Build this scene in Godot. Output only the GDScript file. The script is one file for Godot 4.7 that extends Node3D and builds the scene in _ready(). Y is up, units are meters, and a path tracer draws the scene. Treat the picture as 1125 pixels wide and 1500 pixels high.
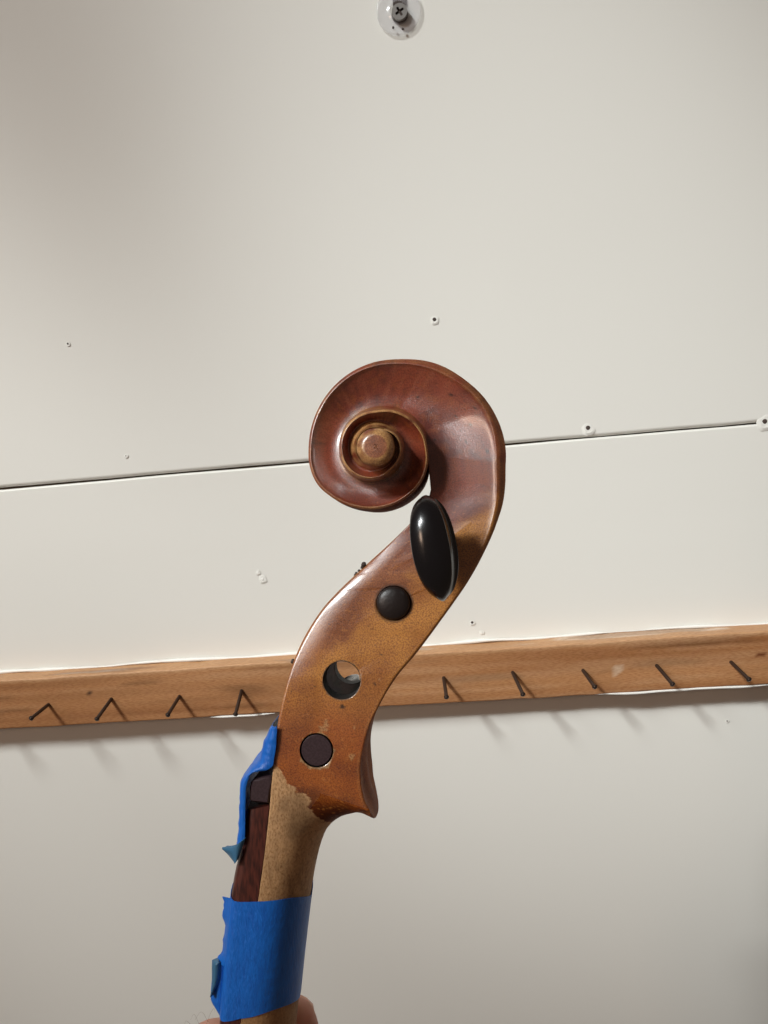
extends Node3D
# A violin head held up in front of a white boarded wall with a nail rail. World: the wall is the plane z = 0, y up, metres.
# The violin has axes of its own (z across the instrument, towards the camera) and is modelled in millimetres.

const FOCAL := 1127.0
const EYE_DIST := 0.42
var cam_basis: Basis
var cam_at := Vector3(0, 0, EYE_DIST)
var violin_frame: Transform3D
var frame_inv: Transform3D
var noise_a := FastNoiseLite.new()
var noise_b := FastNoiseLite.new()
var rng := RandomNumberGenerator.new()
var mats := {}

# ------------------------------------------------------------------ small helpers
func sight(px: float, py: float) -> Vector3:
	return Vector3((px - 562.5) / FOCAL, -(py - 750.0) / FOCAL, -1.0)

func axes_for(vx: float, vy: float, roll: float) -> Basis:  # rows: the frame's axes seen from the camera
	var z := -sight(vx, vy).normalized()
	var x := Vector3(cos(roll), sin(roll), 0)
	x = (x - z * x.dot(z)).normalized()
	var y := z.cross(x)
	return Basis(Vector3(x.x, y.x, z.x), Vector3(x.y, y.y, z.y), Vector3(x.z, y.z, z.z))

func on_wall(px: float, py: float, z: float) -> Vector3:
	var d := cam_basis * sight(px, py)
	return cam_at + d * ((z - cam_at.z) / d.z)

func vio(px: float, py: float, z: float) -> Vector2:  # millimetres on the plane z of the violin's own axes
	var c := frame_inv * cam_at
	var d := frame_inv.basis * (cam_basis * sight(px, py))
	var p := c + d * ((z * 0.001 - c.z) / d.z)
	return Vector2(p.x, p.y) * 1000.0

func lin(r: float, g: float, b: float) -> Color:  # linear colour from 0..255 sRGB
	return Color(r / 255.0, g / 255.0, b / 255.0).srgb_to_linear()

func srgb(r: float, g: float, b: float) -> Color:
	return Color(r / 255.0, g / 255.0, b / 255.0)

func table(keys: Array, x: float) -> float:
	# linear look-up in [x0, v0, x1, v1, ...]
	if x <= keys[0]:
		return keys[1]
	for i in range(2, keys.size(), 2):
		if x <= keys[i]:
			var f: float = (x - keys[i - 2]) / (keys[i] - keys[i - 2])
			return lerpf(keys[i - 1], keys[i + 1], f)
	return keys[keys.size() - 1]

func smooth_table(keys: Array, x: float) -> float:
	# monotone-ish cubic through the same kind of table
	var n := keys.size() / 2
	if x <= keys[0]:
		return keys[1]
	if x >= keys[2 * n - 2]:
		return keys[2 * n - 1]
	var i := 0
	while x > keys[2 * i + 2]:
		i += 1
	var x0: float = keys[2 * i]
	var x1: float = keys[2 * i + 2]
	var y0: float = keys[2 * i + 1]
	var y1: float = keys[2 * i + 3]
	var s := (y1 - y0) / (x1 - x0)
	var m0 := s
	var m1 := s
	if i > 0:
		m0 = 0.5 * (s + (y0 - keys[2 * i - 1]) / (x0 - keys[2 * i - 2]))
	if i < n - 2:
		m1 = 0.5 * (s + (keys[2 * i + 5] - y1) / (keys[2 * i + 4] - x1))
	var h := x1 - x0
	var t := (x - x0) / h
	return y0 * (1 + 2 * t) * (1 - t) * (1 - t) + m0 * h * t * (1 - t) * (1 - t) + y1 * t * t * (3 - 2 * t) + m1 * h * t * t * (t - 1)

func lookup2(pts: Array, x: float) -> Vector2:  # Catmull-Rom through Vector2 points at 0, 1, 2 ...
	var n := pts.size()
	var i := clampi(int(floor(x)), 0, n - 2)
	var f := clampf(x - i, 0.0, 1.0)
	var p: Vector2 = pts[i]
	var q: Vector2 = pts[i + 1]
	var a: Vector2 = pts[i - 1] if i > 0 else p * 2.0 - q
	var b: Vector2 = pts[i + 2] if i + 2 < n else q * 2.0 - p
	return p.cubic_interpolate(q, a, b, f)

class Shape:
	var v := PackedVector3Array()
	var n := PackedVector3Array()
	var c := PackedColorArray()
	var uv := PackedVector2Array()
	var idx := PackedInt32Array()
	func vert(p: Vector3, nn: Vector3, col: Color, u := Vector2.ZERO) -> int:
		v.append(p); n.append(nn); c.append(col); uv.append(u)
		return v.size() - 1
	func tri(a: int, b: int, d: int) -> void:
		var x := (v[b] - v[a]).cross(v[d] - v[a])
		if x.length_squared() < 1e-24:
			return
		if x.dot(n[a] + n[b] + n[d]) > 0.0:
			idx.append(a); idx.append(d); idx.append(b)
		else:
			idx.append(a); idx.append(b); idx.append(d)
	func turn_over(from := 0) -> void:
		for i in range(from, n.size()):
			n[i] = -n[i]
		for i in range(0, idx.size(), 3):
			if idx[i] >= from:
				var k := idx[i + 1]
				idx[i + 1] = idx[i + 2]
				idx[i + 2] = k
	func quad(a: int, b: int, d: int, e: int) -> void:
		tri(a, b, d); tri(a, d, e)
	func grid(p: Array, hint: Vector3, col: Callable, closed := false, skip := {}) -> Array:
		# p[i][j]; the sign of the normals makes them agree with hint on the whole
		var w: int = p.size()
		var h: int = p[0].size()
		var nn := []
		var sum := 0.0
		for i in w:
			var row := PackedVector3Array()
			for j in h:
				var i0 := (i - 1 + w) % w if closed else maxi(i - 1, 0)
				var i1 := (i + 1) % w if closed else mini(i + 1, w - 1)
				var du: Vector3 = p[i1][j] - p[i0][j]
				var dv: Vector3 = p[i][mini(j + 1, h - 1)] - p[i][maxi(j - 1, 0)]
				var x := du.cross(dv)
				if x.length_squared() < 1e-26:
					x = Vector3.ZERO
				else:
					x = x.normalized()
				sum += x.dot(hint)
				row.append(x)
			nn.append(row)
		var s := 1.0 if sum >= 0.0 else -1.0
		var ids := []
		for i in w:
			var r := PackedInt32Array()
			for j in h:
				var q: Vector3 = nn[i][j] * s
				if q == Vector3.ZERO:
					q = hint.normalized()
				r.append(vert(p[i][j], q, col.call(p[i][j], i, j), Vector2(float(i) / (w - 1), float(j) / (h - 1))))
			ids.append(r)
		for i in (w if closed else w - 1):
			for j in h - 1:
				if skip.has(Vector2i(i, j)):
					continue
				quad(ids[i][j], ids[(i + 1) % w][j], ids[(i + 1) % w][j + 1], ids[i][j + 1])
		return ids
	func box(lo: Vector3, hi: Vector3, col: Color, r := 0.0, t := Transform3D()) -> void:
		# box with chamfered edges (r)
		var c0 := (lo + hi) * 0.5
		var e := (hi - lo) * 0.5
		for ax in 3:
			for sg in [-1.0, 1.0]:
				var nn := Vector3.ZERO
				nn[ax] = sg
				var a := (ax + 1) % 3
				var b := (ax + 2) % 3
				var q := []
				for k in [[-1, -1], [1, -1], [1, 1], [-1, 1]]:
					var p := Vector3.ZERO
					p[ax] = sg * e[ax]; p[a] = k[0] * (e[a] - r); p[b] = k[1] * (e[b] - r)
					q.append(vert(t * (c0 + p), t.basis * nn, col))
				quad(q[0], q[1], q[2], q[3])
		if r <= 0.0:
			return
		for ax in 3:
			var a := (ax + 1) % 3
			var b := (ax + 2) % 3
			for sa in [-1.0, 1.0]:
				for sb in [-1.0, 1.0]:
					var na := Vector3.ZERO
					na[a] = sa
					var nb := Vector3.ZERO
					nb[b] = sb
					var ids := []
					for s in [-1.0, 1.0]:
						var p := Vector3.ZERO
						p[ax] = s * (e[ax] - r); p[a] = sa * e[a]; p[b] = sb * (e[b] - r)
						var p2 := p
						p2[a] = sa * (e[a] - r); p2[b] = sb * e[b]
						ids.append(vert(t * (c0 + p), t.basis * na, col))
						ids.append(vert(t * (c0 + p2), t.basis * nb, col))
					quad(ids[0], ids[1], ids[3], ids[2])
		for sx in [-1.0, 1.0]:
			for sy in [-1.0, 1.0]:
				for sz in [-1.0, 1.0]:
					var s := Vector3(sx, sy, sz)
					var ids := []
					for ax in 3:
						var p := s * (e - Vector3.ONE * r)
						p[ax] = s[ax] * e[ax]
						var nn := Vector3.ZERO
						nn[ax] = s[ax]
						ids.append(vert(t * (c0 + p), t.basis * nn, col))
					tri(ids[0], ids[1], ids[2])
	func lathe(profile: Array, t: Transform3D, col: Color, seg := 32) -> void:
		# profile: Vector2(radius, height); turned round t's y axis
		var p := []
		for i in seg:
			var a := TAU * i / seg
			var row := []
			for q in profile:
				row.append(t * Vector3(q.x * cos(a), q.y, q.x * sin(a)))
			p.append(row)
		# outward side found from the profile's direction (it runs so that the outside lies to its right going up)
		var h: int = profile.size()
		var ids := []
		for i in seg:
			var a := TAU * i / seg
			var r := PackedInt32Array()
			for j in h:
				var d: Vector2 = profile[mini(j + 1, h - 1)] - profile[maxi(j - 1, 0)]
				var m := Vector2(d.y, -d.x).normalized()
				r.append(vert(p[i][j], (t.basis * Vector3(m.x * cos(a), m.y, m.x * sin(a))).normalized(), col, Vector2(float(i) / seg, float(j) / h)))
			ids.append(r)
		for i in seg:
			for j in h - 1:
				quad(ids[i][j], ids[(i + 1) % seg][j], ids[(i + 1) % seg][j + 1], ids[i][j + 1])
	func tube(path: Array, radii: Array, col: Color, seg := 8) -> void:
		var p := []
		for i in path.size():
			var d: Vector3 = (path[mini(i + 1, path.size() - 1)] - path[maxi(i - 1, 0)]).normalized()
			var a := d.cross(Vector3(0.3, 0.2, 0.93)).normalized()
			var b := d.cross(a)
			var row := PackedInt32Array()
			for k in seg:
				var w := TAU * k / seg
				var o := a * cos(w) + b * sin(w)
				row.append(vert(path[i] + o * radii[i], o, col))
			p.append(row)
		for i in path.size() - 1:
			for k in seg:
				quad(p[i][k], p[i][(k + 1) % seg], p[i + 1][(k + 1) % seg], p[i + 1][k])
		for e in [0, path.size() - 1]:
			var d: Vector3 = path[e] - path[1 if e == 0 else e - 1]
			var m := vert(path[e] + d.normalized() * radii[e] * 0.5, d.normalized(), col)
			for k in seg:
				tri(m, p[e][k], p[e][(k + 1) % seg])
	func commit(mesh: ArrayMesh, mat: Material, scale := 1.0) -> void:
		if idx.is_empty():
			return
		var a := []
		a.resize(Mesh.ARRAY_MAX)
		var vv := v
		if scale != 1.0:
			vv = PackedVector3Array()
			for q in v:
				vv.append(q * scale)
		a[Mesh.ARRAY_VERTEX] = vv
		a[Mesh.ARRAY_NORMAL] = n
		a[Mesh.ARRAY_COLOR] = c
		a[Mesh.ARRAY_TEX_UV] = uv
		a[Mesh.ARRAY_INDEX] = idx
		mesh.add_surface_from_arrays(Mesh.PRIMITIVE_TRIANGLES, a)
		mesh.surface_set_material(mesh.get_surface_count() - 1, mat)

func put(called: String, parent: Node, shapes: Array, scale := 1.0) -> MeshInstance3D:
	# shapes: [Shape, Material, Shape, Material ...]
	var m := ArrayMesh.new()
	for i in range(0, shapes.size(), 2):
		shapes[i].commit(m, shapes[i + 1], scale)
	var o := MeshInstance3D.new()
	o.name = called
	o.mesh = m
	parent.add_child(o, true)
	return o

func thing(called: String, label: String, category: String, group := "") -> Node3D:
	var o := Node3D.new()
	o.name = called
	add_child(o, true)
	o.set_meta("label", label)
	if category:
		o.set_meta("category", category)
	if group:
		o.set_meta("group", group)
	return o

func noise_tex(kind: int, freq: float, sd: int, size := 512, normal := false, strength := 4.0, ramp: Array = [], octaves := 4) -> NoiseTexture2D:
	var t := NoiseTexture2D.new()
	var n := FastNoiseLite.new()
	n.noise_type = kind
	n.frequency = freq
	n.seed = sd
	n.fractal_octaves = octaves
	t.noise = n
	t.width = size
	t.height = size
	t.seamless = true
	t.as_normal_map = normal
	t.bump_strength = strength
	if ramp:
		var g := Gradient.new()
		g.offsets = PackedFloat32Array(ramp[0])
		g.colors = PackedColorArray(ramp[1])
		t.color_ramp = g
	return t

func std(c: Color, rough: float, vcol := false) -> StandardMaterial3D:
	var m := StandardMaterial3D.new()
	m.albedo_color = c
	m.roughness = rough
	m.vertex_color_use_as_albedo = vcol
	return m

func tri_map(m: StandardMaterial3D, s: Vector3) -> void:
	m.uv1_triplanar = true
	m.uv1_scale = s

func white() -> Color:
	return Color.WHITE

# ------------------------------------------------------------------ materials
func make_materials() -> void:
	var speck_ramp := [[0.0, 0.30, 0.43, 0.57, 0.75, 1.0], [srgb(160, 132, 114), srgb(202, 184, 168), srgb(232, 224, 214), srgb(242, 238, 230), srgb(255, 255, 250), srgb(255, 255, 255)]]
	var varnish := std(Color.WHITE, 0.37, true)
	varnish.albedo_texture = noise_tex(FastNoiseLite.TYPE_SIMPLEX, 0.05, 3, 1024, false, 1, speck_ramp, 4)
	varnish.normal_enabled = true
	varnish.normal_texture = noise_tex(FastNoiseLite.TYPE_SIMPLEX, 0.08, 11, 1024, true, 2.6, [], 4)
	varnish.normal_scale = 0.55
	varnish.metallic_specular = 0.66
	varnish.clearcoat_enabled = true
	varnish.clearcoat = 0.8
	varnish.clearcoat_roughness = 0.15
	tri_map(varnish, Vector3(38, 38, 38))
	mats.varnish = varnish
	var worn: StandardMaterial3D = varnish.duplicate()
	worn.clearcoat_enabled = false
	worn.roughness = 0.62
	worn.metallic_specular = 0.3
	mats.varnish_worn = worn
	var bare := std(Color.WHITE, 0.72, true)
	bare.albedo_texture = noise_tex(FastNoiseLite.TYPE_SIMPLEX, 0.03, 5, 1024, false, 1, [[0.0, 0.25, 0.4, 0.6, 1.0], [srgb(180, 160, 138), srgb(214, 202, 186), srgb(236, 229, 218), srgb(244, 240, 232), srgb(255, 255, 255)]], 5)
	bare.normal_enabled = true
	bare.normal_texture = noise_tex(FastNoiseLite.TYPE_SIMPLEX, 0.03, 12, 512, true, 3.0)
	bare.normal_scale = 0.35
	tri_map(bare, Vector3(55, 30, 55))
	mats.bare = bare
	var ebony := std(srgb(14, 13, 16), 0.22)
	ebony.clearcoat_enabled = true
	ebony.clearcoat = 0.35
	ebony.clearcoat_roughness = 0.12
	ebony.normal_enabled = true
	ebony.normal_texture = noise_tex(FastNoiseLite.TYPE_SIMPLEX, 0.012, 21, 512, true, 2.0)
	ebony.normal_scale = 0.18
	tri_map(ebony, Vector3(60, 60, 60))
	mats.ebony = ebony
	var dull := std(srgb(34, 26, 24), 0.42)
	dull.normal_enabled = true
	dull.normal_texture = noise_tex(FastNoiseLite.TYPE_SIMPLEX, 0.02, 23, 512, true, 3.0)
	dull.normal_scale = 0.4
	tri_map(dull, Vector3(70, 70, 70))
	mats.ebony_dull = dull
	var ebony_worn := std(srgb(66, 48, 52), 0.5)
	ebony_worn.albedo_texture = noise_tex(FastNoiseLite.TYPE_SIMPLEX, 0.03, 8, 512, false, 1, [[0.0, 0.45, 0.6, 1.0], [srgb(190, 180, 180), srgb(220, 212, 212), srgb(235, 230, 230), srgb(255, 255, 255)]])
	ebony_worn.normal_enabled = true
	ebony_worn.normal_texture = noise_tex(FastNoiseLite.TYPE_SIMPLEX, 0.03, 22, 512, true, 3.0)
	ebony_worn.normal_scale = 0.2
	tri_map(ebony_worn, Vector3(90, 90, 90))
	mats.ebony_worn = ebony_worn
	var rose := std(srgb(92, 42, 30), 0.48, false)
	rose.albedo_texture = noise_tex(FastNoiseLite.TYPE_SIMPLEX, 0.02, 31, 512, false, 1, [[0.0, 0.4, 0.6, 1.0], [srgb(110, 90, 85), srgb(190, 175, 170), srgb(225, 215, 210), srgb(255, 250, 245)]])
	tri_map(rose, Vector3(110, 18, 110))
	mats.rose = rose
	var tape := std(srgb(24, 114, 212), 0.44)
	tape.albedo_texture = noise_tex(FastNoiseLite.TYPE_SIMPLEX, 0.02, 41, 512, false, 1, [[0.0, 0.4, 0.7, 1.0], [srgb(205, 210, 225), srgb(232, 234, 240), srgb(245, 246, 250), srgb(255, 255, 255)]])
	tape.normal_enabled = true
	tape.normal_texture = noise_tex(FastNoiseLite.TYPE_SIMPLEX, 0.05, 42, 512, true, 3.5)
	tape.normal_scale = 0.5
	tape.backlight_enabled = true
	tape.backlight = srgb(20, 60, 110)
	tri_map(tape, Vector3(90, 12, 90))
	mats.tape = tape
	var tape_back := std(srgb(62, 110, 142), 0.45)
	tape_back.backlight_enabled = true
	tape_back.backlight = srgb(20, 60, 110)
	mats.tape_back = tape_back
	var paint := std(srgb(231, 229, 222), 0.52)
	paint.normal_enabled = true
	paint.normal_texture = noise_tex(FastNoiseLite.TYPE_SIMPLEX, 0.03, 51, 1024, true, 3.0, [], 4)
	paint.normal_scale = 0.05
	tri_map(paint, Vector3(11.0, 21.0, 21.0))
	mats.paint = paint
	var trim := std(srgb(232, 230, 224), 0.5)
	mats.paint_bead = trim
	mats.dark_gap = std(srgb(96, 82, 72), 0.9)
	var pine := std(Color.WHITE, 0.6, true)
	pine.albedo_texture = noise_tex(FastNoiseLite.TYPE_SIMPLEX, 0.03, 61, 1024, false, 1, [[0.0, 0.3, 0.5, 0.7, 1.0], [srgb(205, 184, 166), srgb(232, 222, 212), srgb(242, 236, 229), srgb(250, 246, 242), srgb(255, 255, 255)]], 5)
	pine.normal_enabled = true
	pine.normal_texture = noise_tex(FastNoiseLite.TYPE_SIMPLEX, 0.03, 62, 512, true, 3.0)
	pine.normal_scale = 0.15
	tri_map(pine, Vector3(7.0, 45, 45))
	mats.pine = pine
	var steel := std(srgb(56, 42, 35), 0.42)
	steel.metallic = 0.5
	mats.nail = steel
	var zinc := std(srgb(150, 146, 142), 0.4)
	zinc.metallic = 0.85
	mats.zinc = zinc
	var rust := std(srgb(70, 58, 52), 0.8)
	mats.rust = rust
	var clear := std(Color(0.93, 0.93, 0.95, 0.16), 0.12)
	clear.transparency = BaseMaterial3D.TRANSPARENCY_ALPHA
	mats.clear = clear
	var skin := std(srgb(206, 150, 128), 0.55, true)
	skin.albedo_color = Color.WHITE
	skin.subsurf_scatter_enabled = true
	skin.subsurf_scatter_strength = 0.15
	skin.normal_enabled = true
	skin.normal_texture = noise_tex(FastNoiseLite.TYPE_CELLULAR, 0.05, 71, 512, true, 2.0)
	skin.normal_scale = 0.25
	tri_map(skin, Vector3(60, 60, 60))
	mats.skin = skin
	mats.finger_nail = std(srgb(222, 170, 155), 0.35)
	mats.hair = std(srgb(120, 92, 78), 0.6)

# ------------------------------------------------------------------ the violin's tables (photograph pixels of traced edges)
const EYE := Vector2(553, 655)
# left edge x, y, right edge x, y, half width mm, neck share, chamfer px
const BODY := [
	[322, 1700, 407, 1700, 12.0, 1.0, 1.0], [337, 1600, 420, 1600, 12.0, 1.0, 1.0], [352, 1500, 433, 1500, 12.0, 1.0, 1.0], [366, 1400, 444, 1398, 12.0, 1.0, 1.0], [378, 1316, 454.5, 1311, 12.0, 1.0, 1.0],
	[386, 1259, 464.5, 1256, 12.0, 1.0, 1.0], [391, 1216, 476, 1219, 12.0, 1.0, 1.0], [393, 1197, 489, 1201, 12.0, 0.92, 1.0], [395, 1180, 504, 1192, 12.0, 0.72, 1.0],
	[396, 1166, 520, 1190, 12.0, 0.42, 1.5], [397, 1153, 533, 1190, 12.0, 0.14, 2.0], [398, 1144, 541, 1189, 12.0, 0.0, 2.0], [399, 1135, 538, 1181, 12.0, 0.0, 2.0], [400, 1125, 533, 1170, 12.0, 0.0, 2.0],
	[401, 1112, 529, 1147, 12.0, 0.0, 2.0], [403, 1095, 528.5, 1119, 11.9, 0.0, 2.0], [405, 1072, 534, 1089, 11.8, 0.0, 2.0], [408, 1052, 542, 1062, 11.6, 0.0, 2.0], [412, 1032, 552, 1041, 11.4, 0.0, 2.5],
	[417, 1012, 566, 1015, 11.2, 0.0, 3.0], [422, 992, 584, 988, 11.0, 0.0, 4.0], [430, 967, 607, 961, 10.6, 0.0, 4.0], [441, 941, 627, 935, 10.2, 0.0, 4.0], [455, 916, 646, 909, 9.8, 0.0, 4.0],
	[473, 890, 664, 884, 9.4, 0.0, 4.0], [496, 865, 682, 858, 9.0, 0.0, 4.0], [520, 842, 697.5, 832, 8.7, 0.0, 4.0], [545, 819, 711, 806, 8.5, 0.0, 5.0], [567, 799, 722, 782, 8.4, 0.0, 6.0],
	[588, 779, 731, 758, 8.2, 0.0, 8.0], [606, 760, 737, 738, 8.1, 0.0, 10.0], [624, 738, 740, 720, 8.0, 0.0, 12.0], [631.5, 714, 741.5, 702, 8.0, 0.0, 13.0]]
const RIDGE := [-8, 176, 0, 174, 15, 169, 26, 163, 40, 151, 55, 140, 75, 127, 90, 120, 106, 113, 120, 107.5, 135, 102.5, 150, 99, 165, 97.2, 180, 97.2, 195, 99.5, 212, 100, 228, 96, 249, 91, 269, 87.3, 285, 84.3, 304, 81.3, 325, 78.4, 340, 75, 360, 69.8, 374, 67.5, 390, 63.7, 405, 60, 420, 56.8, 450, 51, 470, 51, 500, 52, 540, 52, 571, 51.5, 600, 48.2, 630, 43, 650, 38.5, 668, 35.2, 695, 33.6, 720, 33, 740, 32, 760, 29.5, 775, 27.6, 790, 26.4, 810, 26.6, 850, 28.3, 900, 29.5, 945, 28.6, 990, 26.4, 1035, 24.6, 1080, 23.6, 1125, 24.6, 1170, 27]
const CHAMFER := [-8, 14, 0, 14, 26, 9, 55, 10.5, 75, 7, 90, 6, 120, 4.5, 150, 4, 204, 3.4, 330, 3.4, 345, 3.2, 360, 3.2, 720, 2.6, 1170, 2.2]
const GAP := [330, 2, 352, 2, 366, 4, 376, 8, 390, 8, 420, 9, 450, 9, 480, 6, 500, 4.5, 540, 5, 575, 6, 610, 7, 630, 7, 668, 10, 700, 8, 720, 7, 760, 6.5, 800, 9.5, 850, 11, 900, 11, 945, 8.5, 990, 4.5, 1035, 3, 1080, 3, 1110, 2, 1150, 0.4, 1170, 0.4]
const HEIGHT := [-8, 8.0, 0, 7.8, 30, 7.2, 60, 6.5, 90, 6.1, 130, 6.2, 180, 7.3, 270, 9.6, 360, 11.4, 450, 13.0, 540, 14.0, 630, 14.9, 720, 15.9, 790, 17.0, 900, 17.2, 1170, 17.3]
const HOLLOW := [-30, 0.6, -8, 1.8, 20, 2.9, 60, 2.7, 90, 2.1, 180, 1.7, 270, 1.8, 360, 2.2, 450, 1.9, 540, 1.9, 630, 2.1, 720, 2.0, 745, 1.8, 790, 0.2]
const HOLES := [[465, 1097, 3.55, 0], [501, 996, 4.0, 1], [576, 884, 3.65, 0], [638, 802, 3.85, 2]]
var body_l := []
var body_r := []
var spots := []
var chips := []
var bare_line := []
var hole_mm := []

func ridge_at(phi: float) -> Vector2:
	var r := smooth_table(RIDGE, phi)
	var a := deg_to_rad(phi)
	return vio(EYE.x + r * cos(a), EYE.y - r * sin(a), table(HEIGHT, phi))

func outer_at(phi: float) -> Vector2:
	var r := smooth_table(RIDGE, phi) + smooth_table(CHAMFER, phi)
	var a := deg_to_rad(phi)
	return vio(EYE.x + r * cos(a), EYE.y - r * sin(a), table(HEIGHT, phi) - 0.6)

func base_at(phi: float, z: float) -> Vector2:
	var r := smooth_table(RIDGE, phi) + smooth_table(GAP, phi)
	var a := deg_to_rad(phi)
	return vio(EYE.x + r * cos(a), EYE.y - r * sin(a), z)

func smooth01(a: float, b: float, x: float) -> float:
	return smoothstep(a, b, x)

func is_bare(p: Vector3) -> bool:
	# the wood of the neck shows where the varnish ends in an uneven line
	if p.y < bare_line[bare_line.size() - 1].y:
		return true
	if p.y > bare_line[0].y + 1.5:
		return false
	var wob := 0.55 * noise_a.get_noise_3d(p.x * 60.0, p.y * 60.0, p.z * 25.0)
	var x := p.x + wob
	for i in bare_line.size() - 1:
		var a: Vector2 = bare_line[i]
		var b: Vector2 = bare_line[i + 1]
		if p.y <= a.y and p.y > b.y:
			return x < lerpf(a.x, b.x, (a.y - p.y) / (a.y - b.y))
	return false

func wood_color(p: Vector3, wear: float, grime := 0.0) -> Color:
	# what the wood and varnish are: red on the scroll, amber below it, bare maple on the neck
	var n1 := noise_a.get_noise_3d(p.x * 8.0, p.y * 8.0, p.z * 8.0)
	var n2 := noise_b.get_noise_3d(p.x * 30.0, p.y * 30.0, p.z * 30.0)
	var n3 := noise_a.get_noise_3d(p.x * 150.0, p.y * 130.0, p.z * 90.0)
	if is_bare(p):
		var c := lin(210, 167, 122)
		c = c.lerp(lin(150, 112, 74), 0.3 * smooth01(0.0, 0.35, noise_b.get_noise_3d(p.x * 160.0, p.y * 14.0, p.z * 60.0)))
		var low := smooth01(-80.0, -112.0, p.y)
		c = c.lerp(lin(150, 110, 66), 0.65 * low)
		c = c.lerp(lin(108, 78, 48), clampf(0.08 + 0.5 * n1 + 0.3 * n2, 0.0, 0.3))
		var sm := Vector2(p.x, p.y).distance_to(vio(440, 1205, 11))
		c = c.lerp(lin(88, 66, 42), clampf(0.5 * (1.0 - sm / 6.0) + 0.4 * n1, 0.0, 0.42))
		c = c.lerp(lin(95, 62, 32), 0.5 * smooth01(0.32, 0.6, n3))
		return c
	var red := lin(144, 68, 46).lerp(lin(112, 48, 34), clampf(0.5 + 1.2 * n1, 0.0, 1.0))
	var amber := lin(206, 140, 62).lerp(lin(172, 106, 42), clampf(0.45 + 1.4 * n1, 0.0, 1.0))
	var deep := lin(178, 98, 38).lerp(lin(142, 72, 26), clampf(0.4 + 1.4 * n1, 0.0, 1.0))
	var q := p.y - p.x + 5.0 * n1 + 1.5 * n2
	var c2 := amber.lerp(red, smooth01(-39.5, -33.0, q) * (0.55 + 0.45 * smooth01(-36.0, -12.0, p.y)))
	c2 = c2.lerp(deep, smooth01(-50.0, -64.0, p.y + 4.0 * n1))
	# fine scratches left by the carver's scraper, running across the winding
	var rr := Vector2(p.x, p.y)
	var n4 := noise_b.get_noise_3d(rr.angle() * 900.0, rr.length() * 12.0, 3.0)
	var up_here := smooth01(-14.0, -6.0, p.y)
	c2 = c2.lerp(lin(158, 92, 66), 0.4 * smooth01(0.22, 0.5, n4) * up_here)
	c2 = c2.lerp(lin(74, 30, 20), 0.45 * smooth01(0.2, 0.5, -n4 + 0.3 * n1) * up_here)
	c2 = c2.lerp(lin(150, 78, 40), 0.5 * smooth01(0.15, 0.45, n2 + 0.4 * n1) * up_here)
	# darker stain left under the chin of the pegbox and towards its back
	var chin := Vector2(p.x, p.y).distance_to(vio(478, 1190, 10))
	c2 = c2.lerp(lin(72, 30, 12), clampf(1.25 - chin / 6.5 + 0.7 * n1, 0.0, 0.85))
	c2 = c2.lerp(lin(92, 34, 18), 0.5 * smooth01(0.34, 0.62, n3 + 0.2 * n2))
	c2 = c2.lerp(lin(214, 142, 70), 0.5 * smooth01(0.34, 0.6, -n3 + 0.2 * n2) * smooth01(-5.0, -20.0, p.y))
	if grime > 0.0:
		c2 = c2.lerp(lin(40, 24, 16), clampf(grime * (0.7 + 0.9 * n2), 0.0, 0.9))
	if wear > 0.0:
		c2 = c2.lerp(lin(178, 128, 80), clampf(wear * (0.75 + 1.1 * n2 + 0.6 * n1), 0.0, 0.9))
	if wear > 0.85:
		c2 = c2.lerp(lin(216, 170, 114), clampf(0.45 + 0.9 * n2, 0.0, 0.75))
	for s in spots:
		var d := Vector2(p.x, p.y).distance_to(Vector2(s.x, s.y))
		if d < s.z:
			c2 = c2.lerp(lin(30, 14, 8), 0.85)
	for s in chips:
		var dv: Vector2 = Vector2(p.x, p.y) - Vector2(s.x, s.y)
		if dv.length() < s.z * (1.0 + 0.9 * noise_b.get_noise_2d(dv.angle() * 60.0, s.x * 9.0)):
			c2 = c2.lerp(lin(196, 150, 100), 0.8)
	return c2

# cut a round hole into a grid: returns the removed cells and fills a ring between the cells left and the circle
func ring_patch(sh: Array, p: Array, ids: Array, side: float, at: Vector2, r: float, box: Array, colf: Callable) -> void:
	var loop := []
	for i in range(box[0], box[1]):
		loop.append(Vector2i(i, box[2]))
	for j in range(box[2], box[3]):
		loop.append(Vector2i(box[1], j))
	for i in range(box[1], box[0], -1):
		loop.append(Vector2i(i, box[3]))
	for j in range(box[3], box[2], -1):
		loop.append(Vector2i(box[0], j))
	var pts := []
	for l in loop:
		pts.append(p[l.x][l.y])
	var rings := 7
	var all := []
	var zsum := 0.0
	for q in pts:
		zsum += q.z
	for k in pts.size():
		var q: Vector3 = pts[k]
		var d := Vector2(q.x, q.y) - at
		var c := at + d.normalized() * r
		# height on the flat cheek: carry the slope of the loop inwards
		var opp: Vector3 = pts[(k + pts.size() / 2) % pts.size()]
		var zc: float = lerpf(q.z, opp.z, 0.5 * (1.0 - r / maxf(d.length(), 0.01)))
		var row := []
		for m in rings:
			var f := pow(float(m) / (rings - 1), 1.6)
			row.append(Vector3(lerpf(c.x, q.x, f), lerpf(c.y, q.y, f), lerpf(zc, q.z, f)))
		row[0].z -= 0.12 * side
		all.append(row)
	sh[0].grid(all, Vector3(0, 0, side), colf, true)

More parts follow.
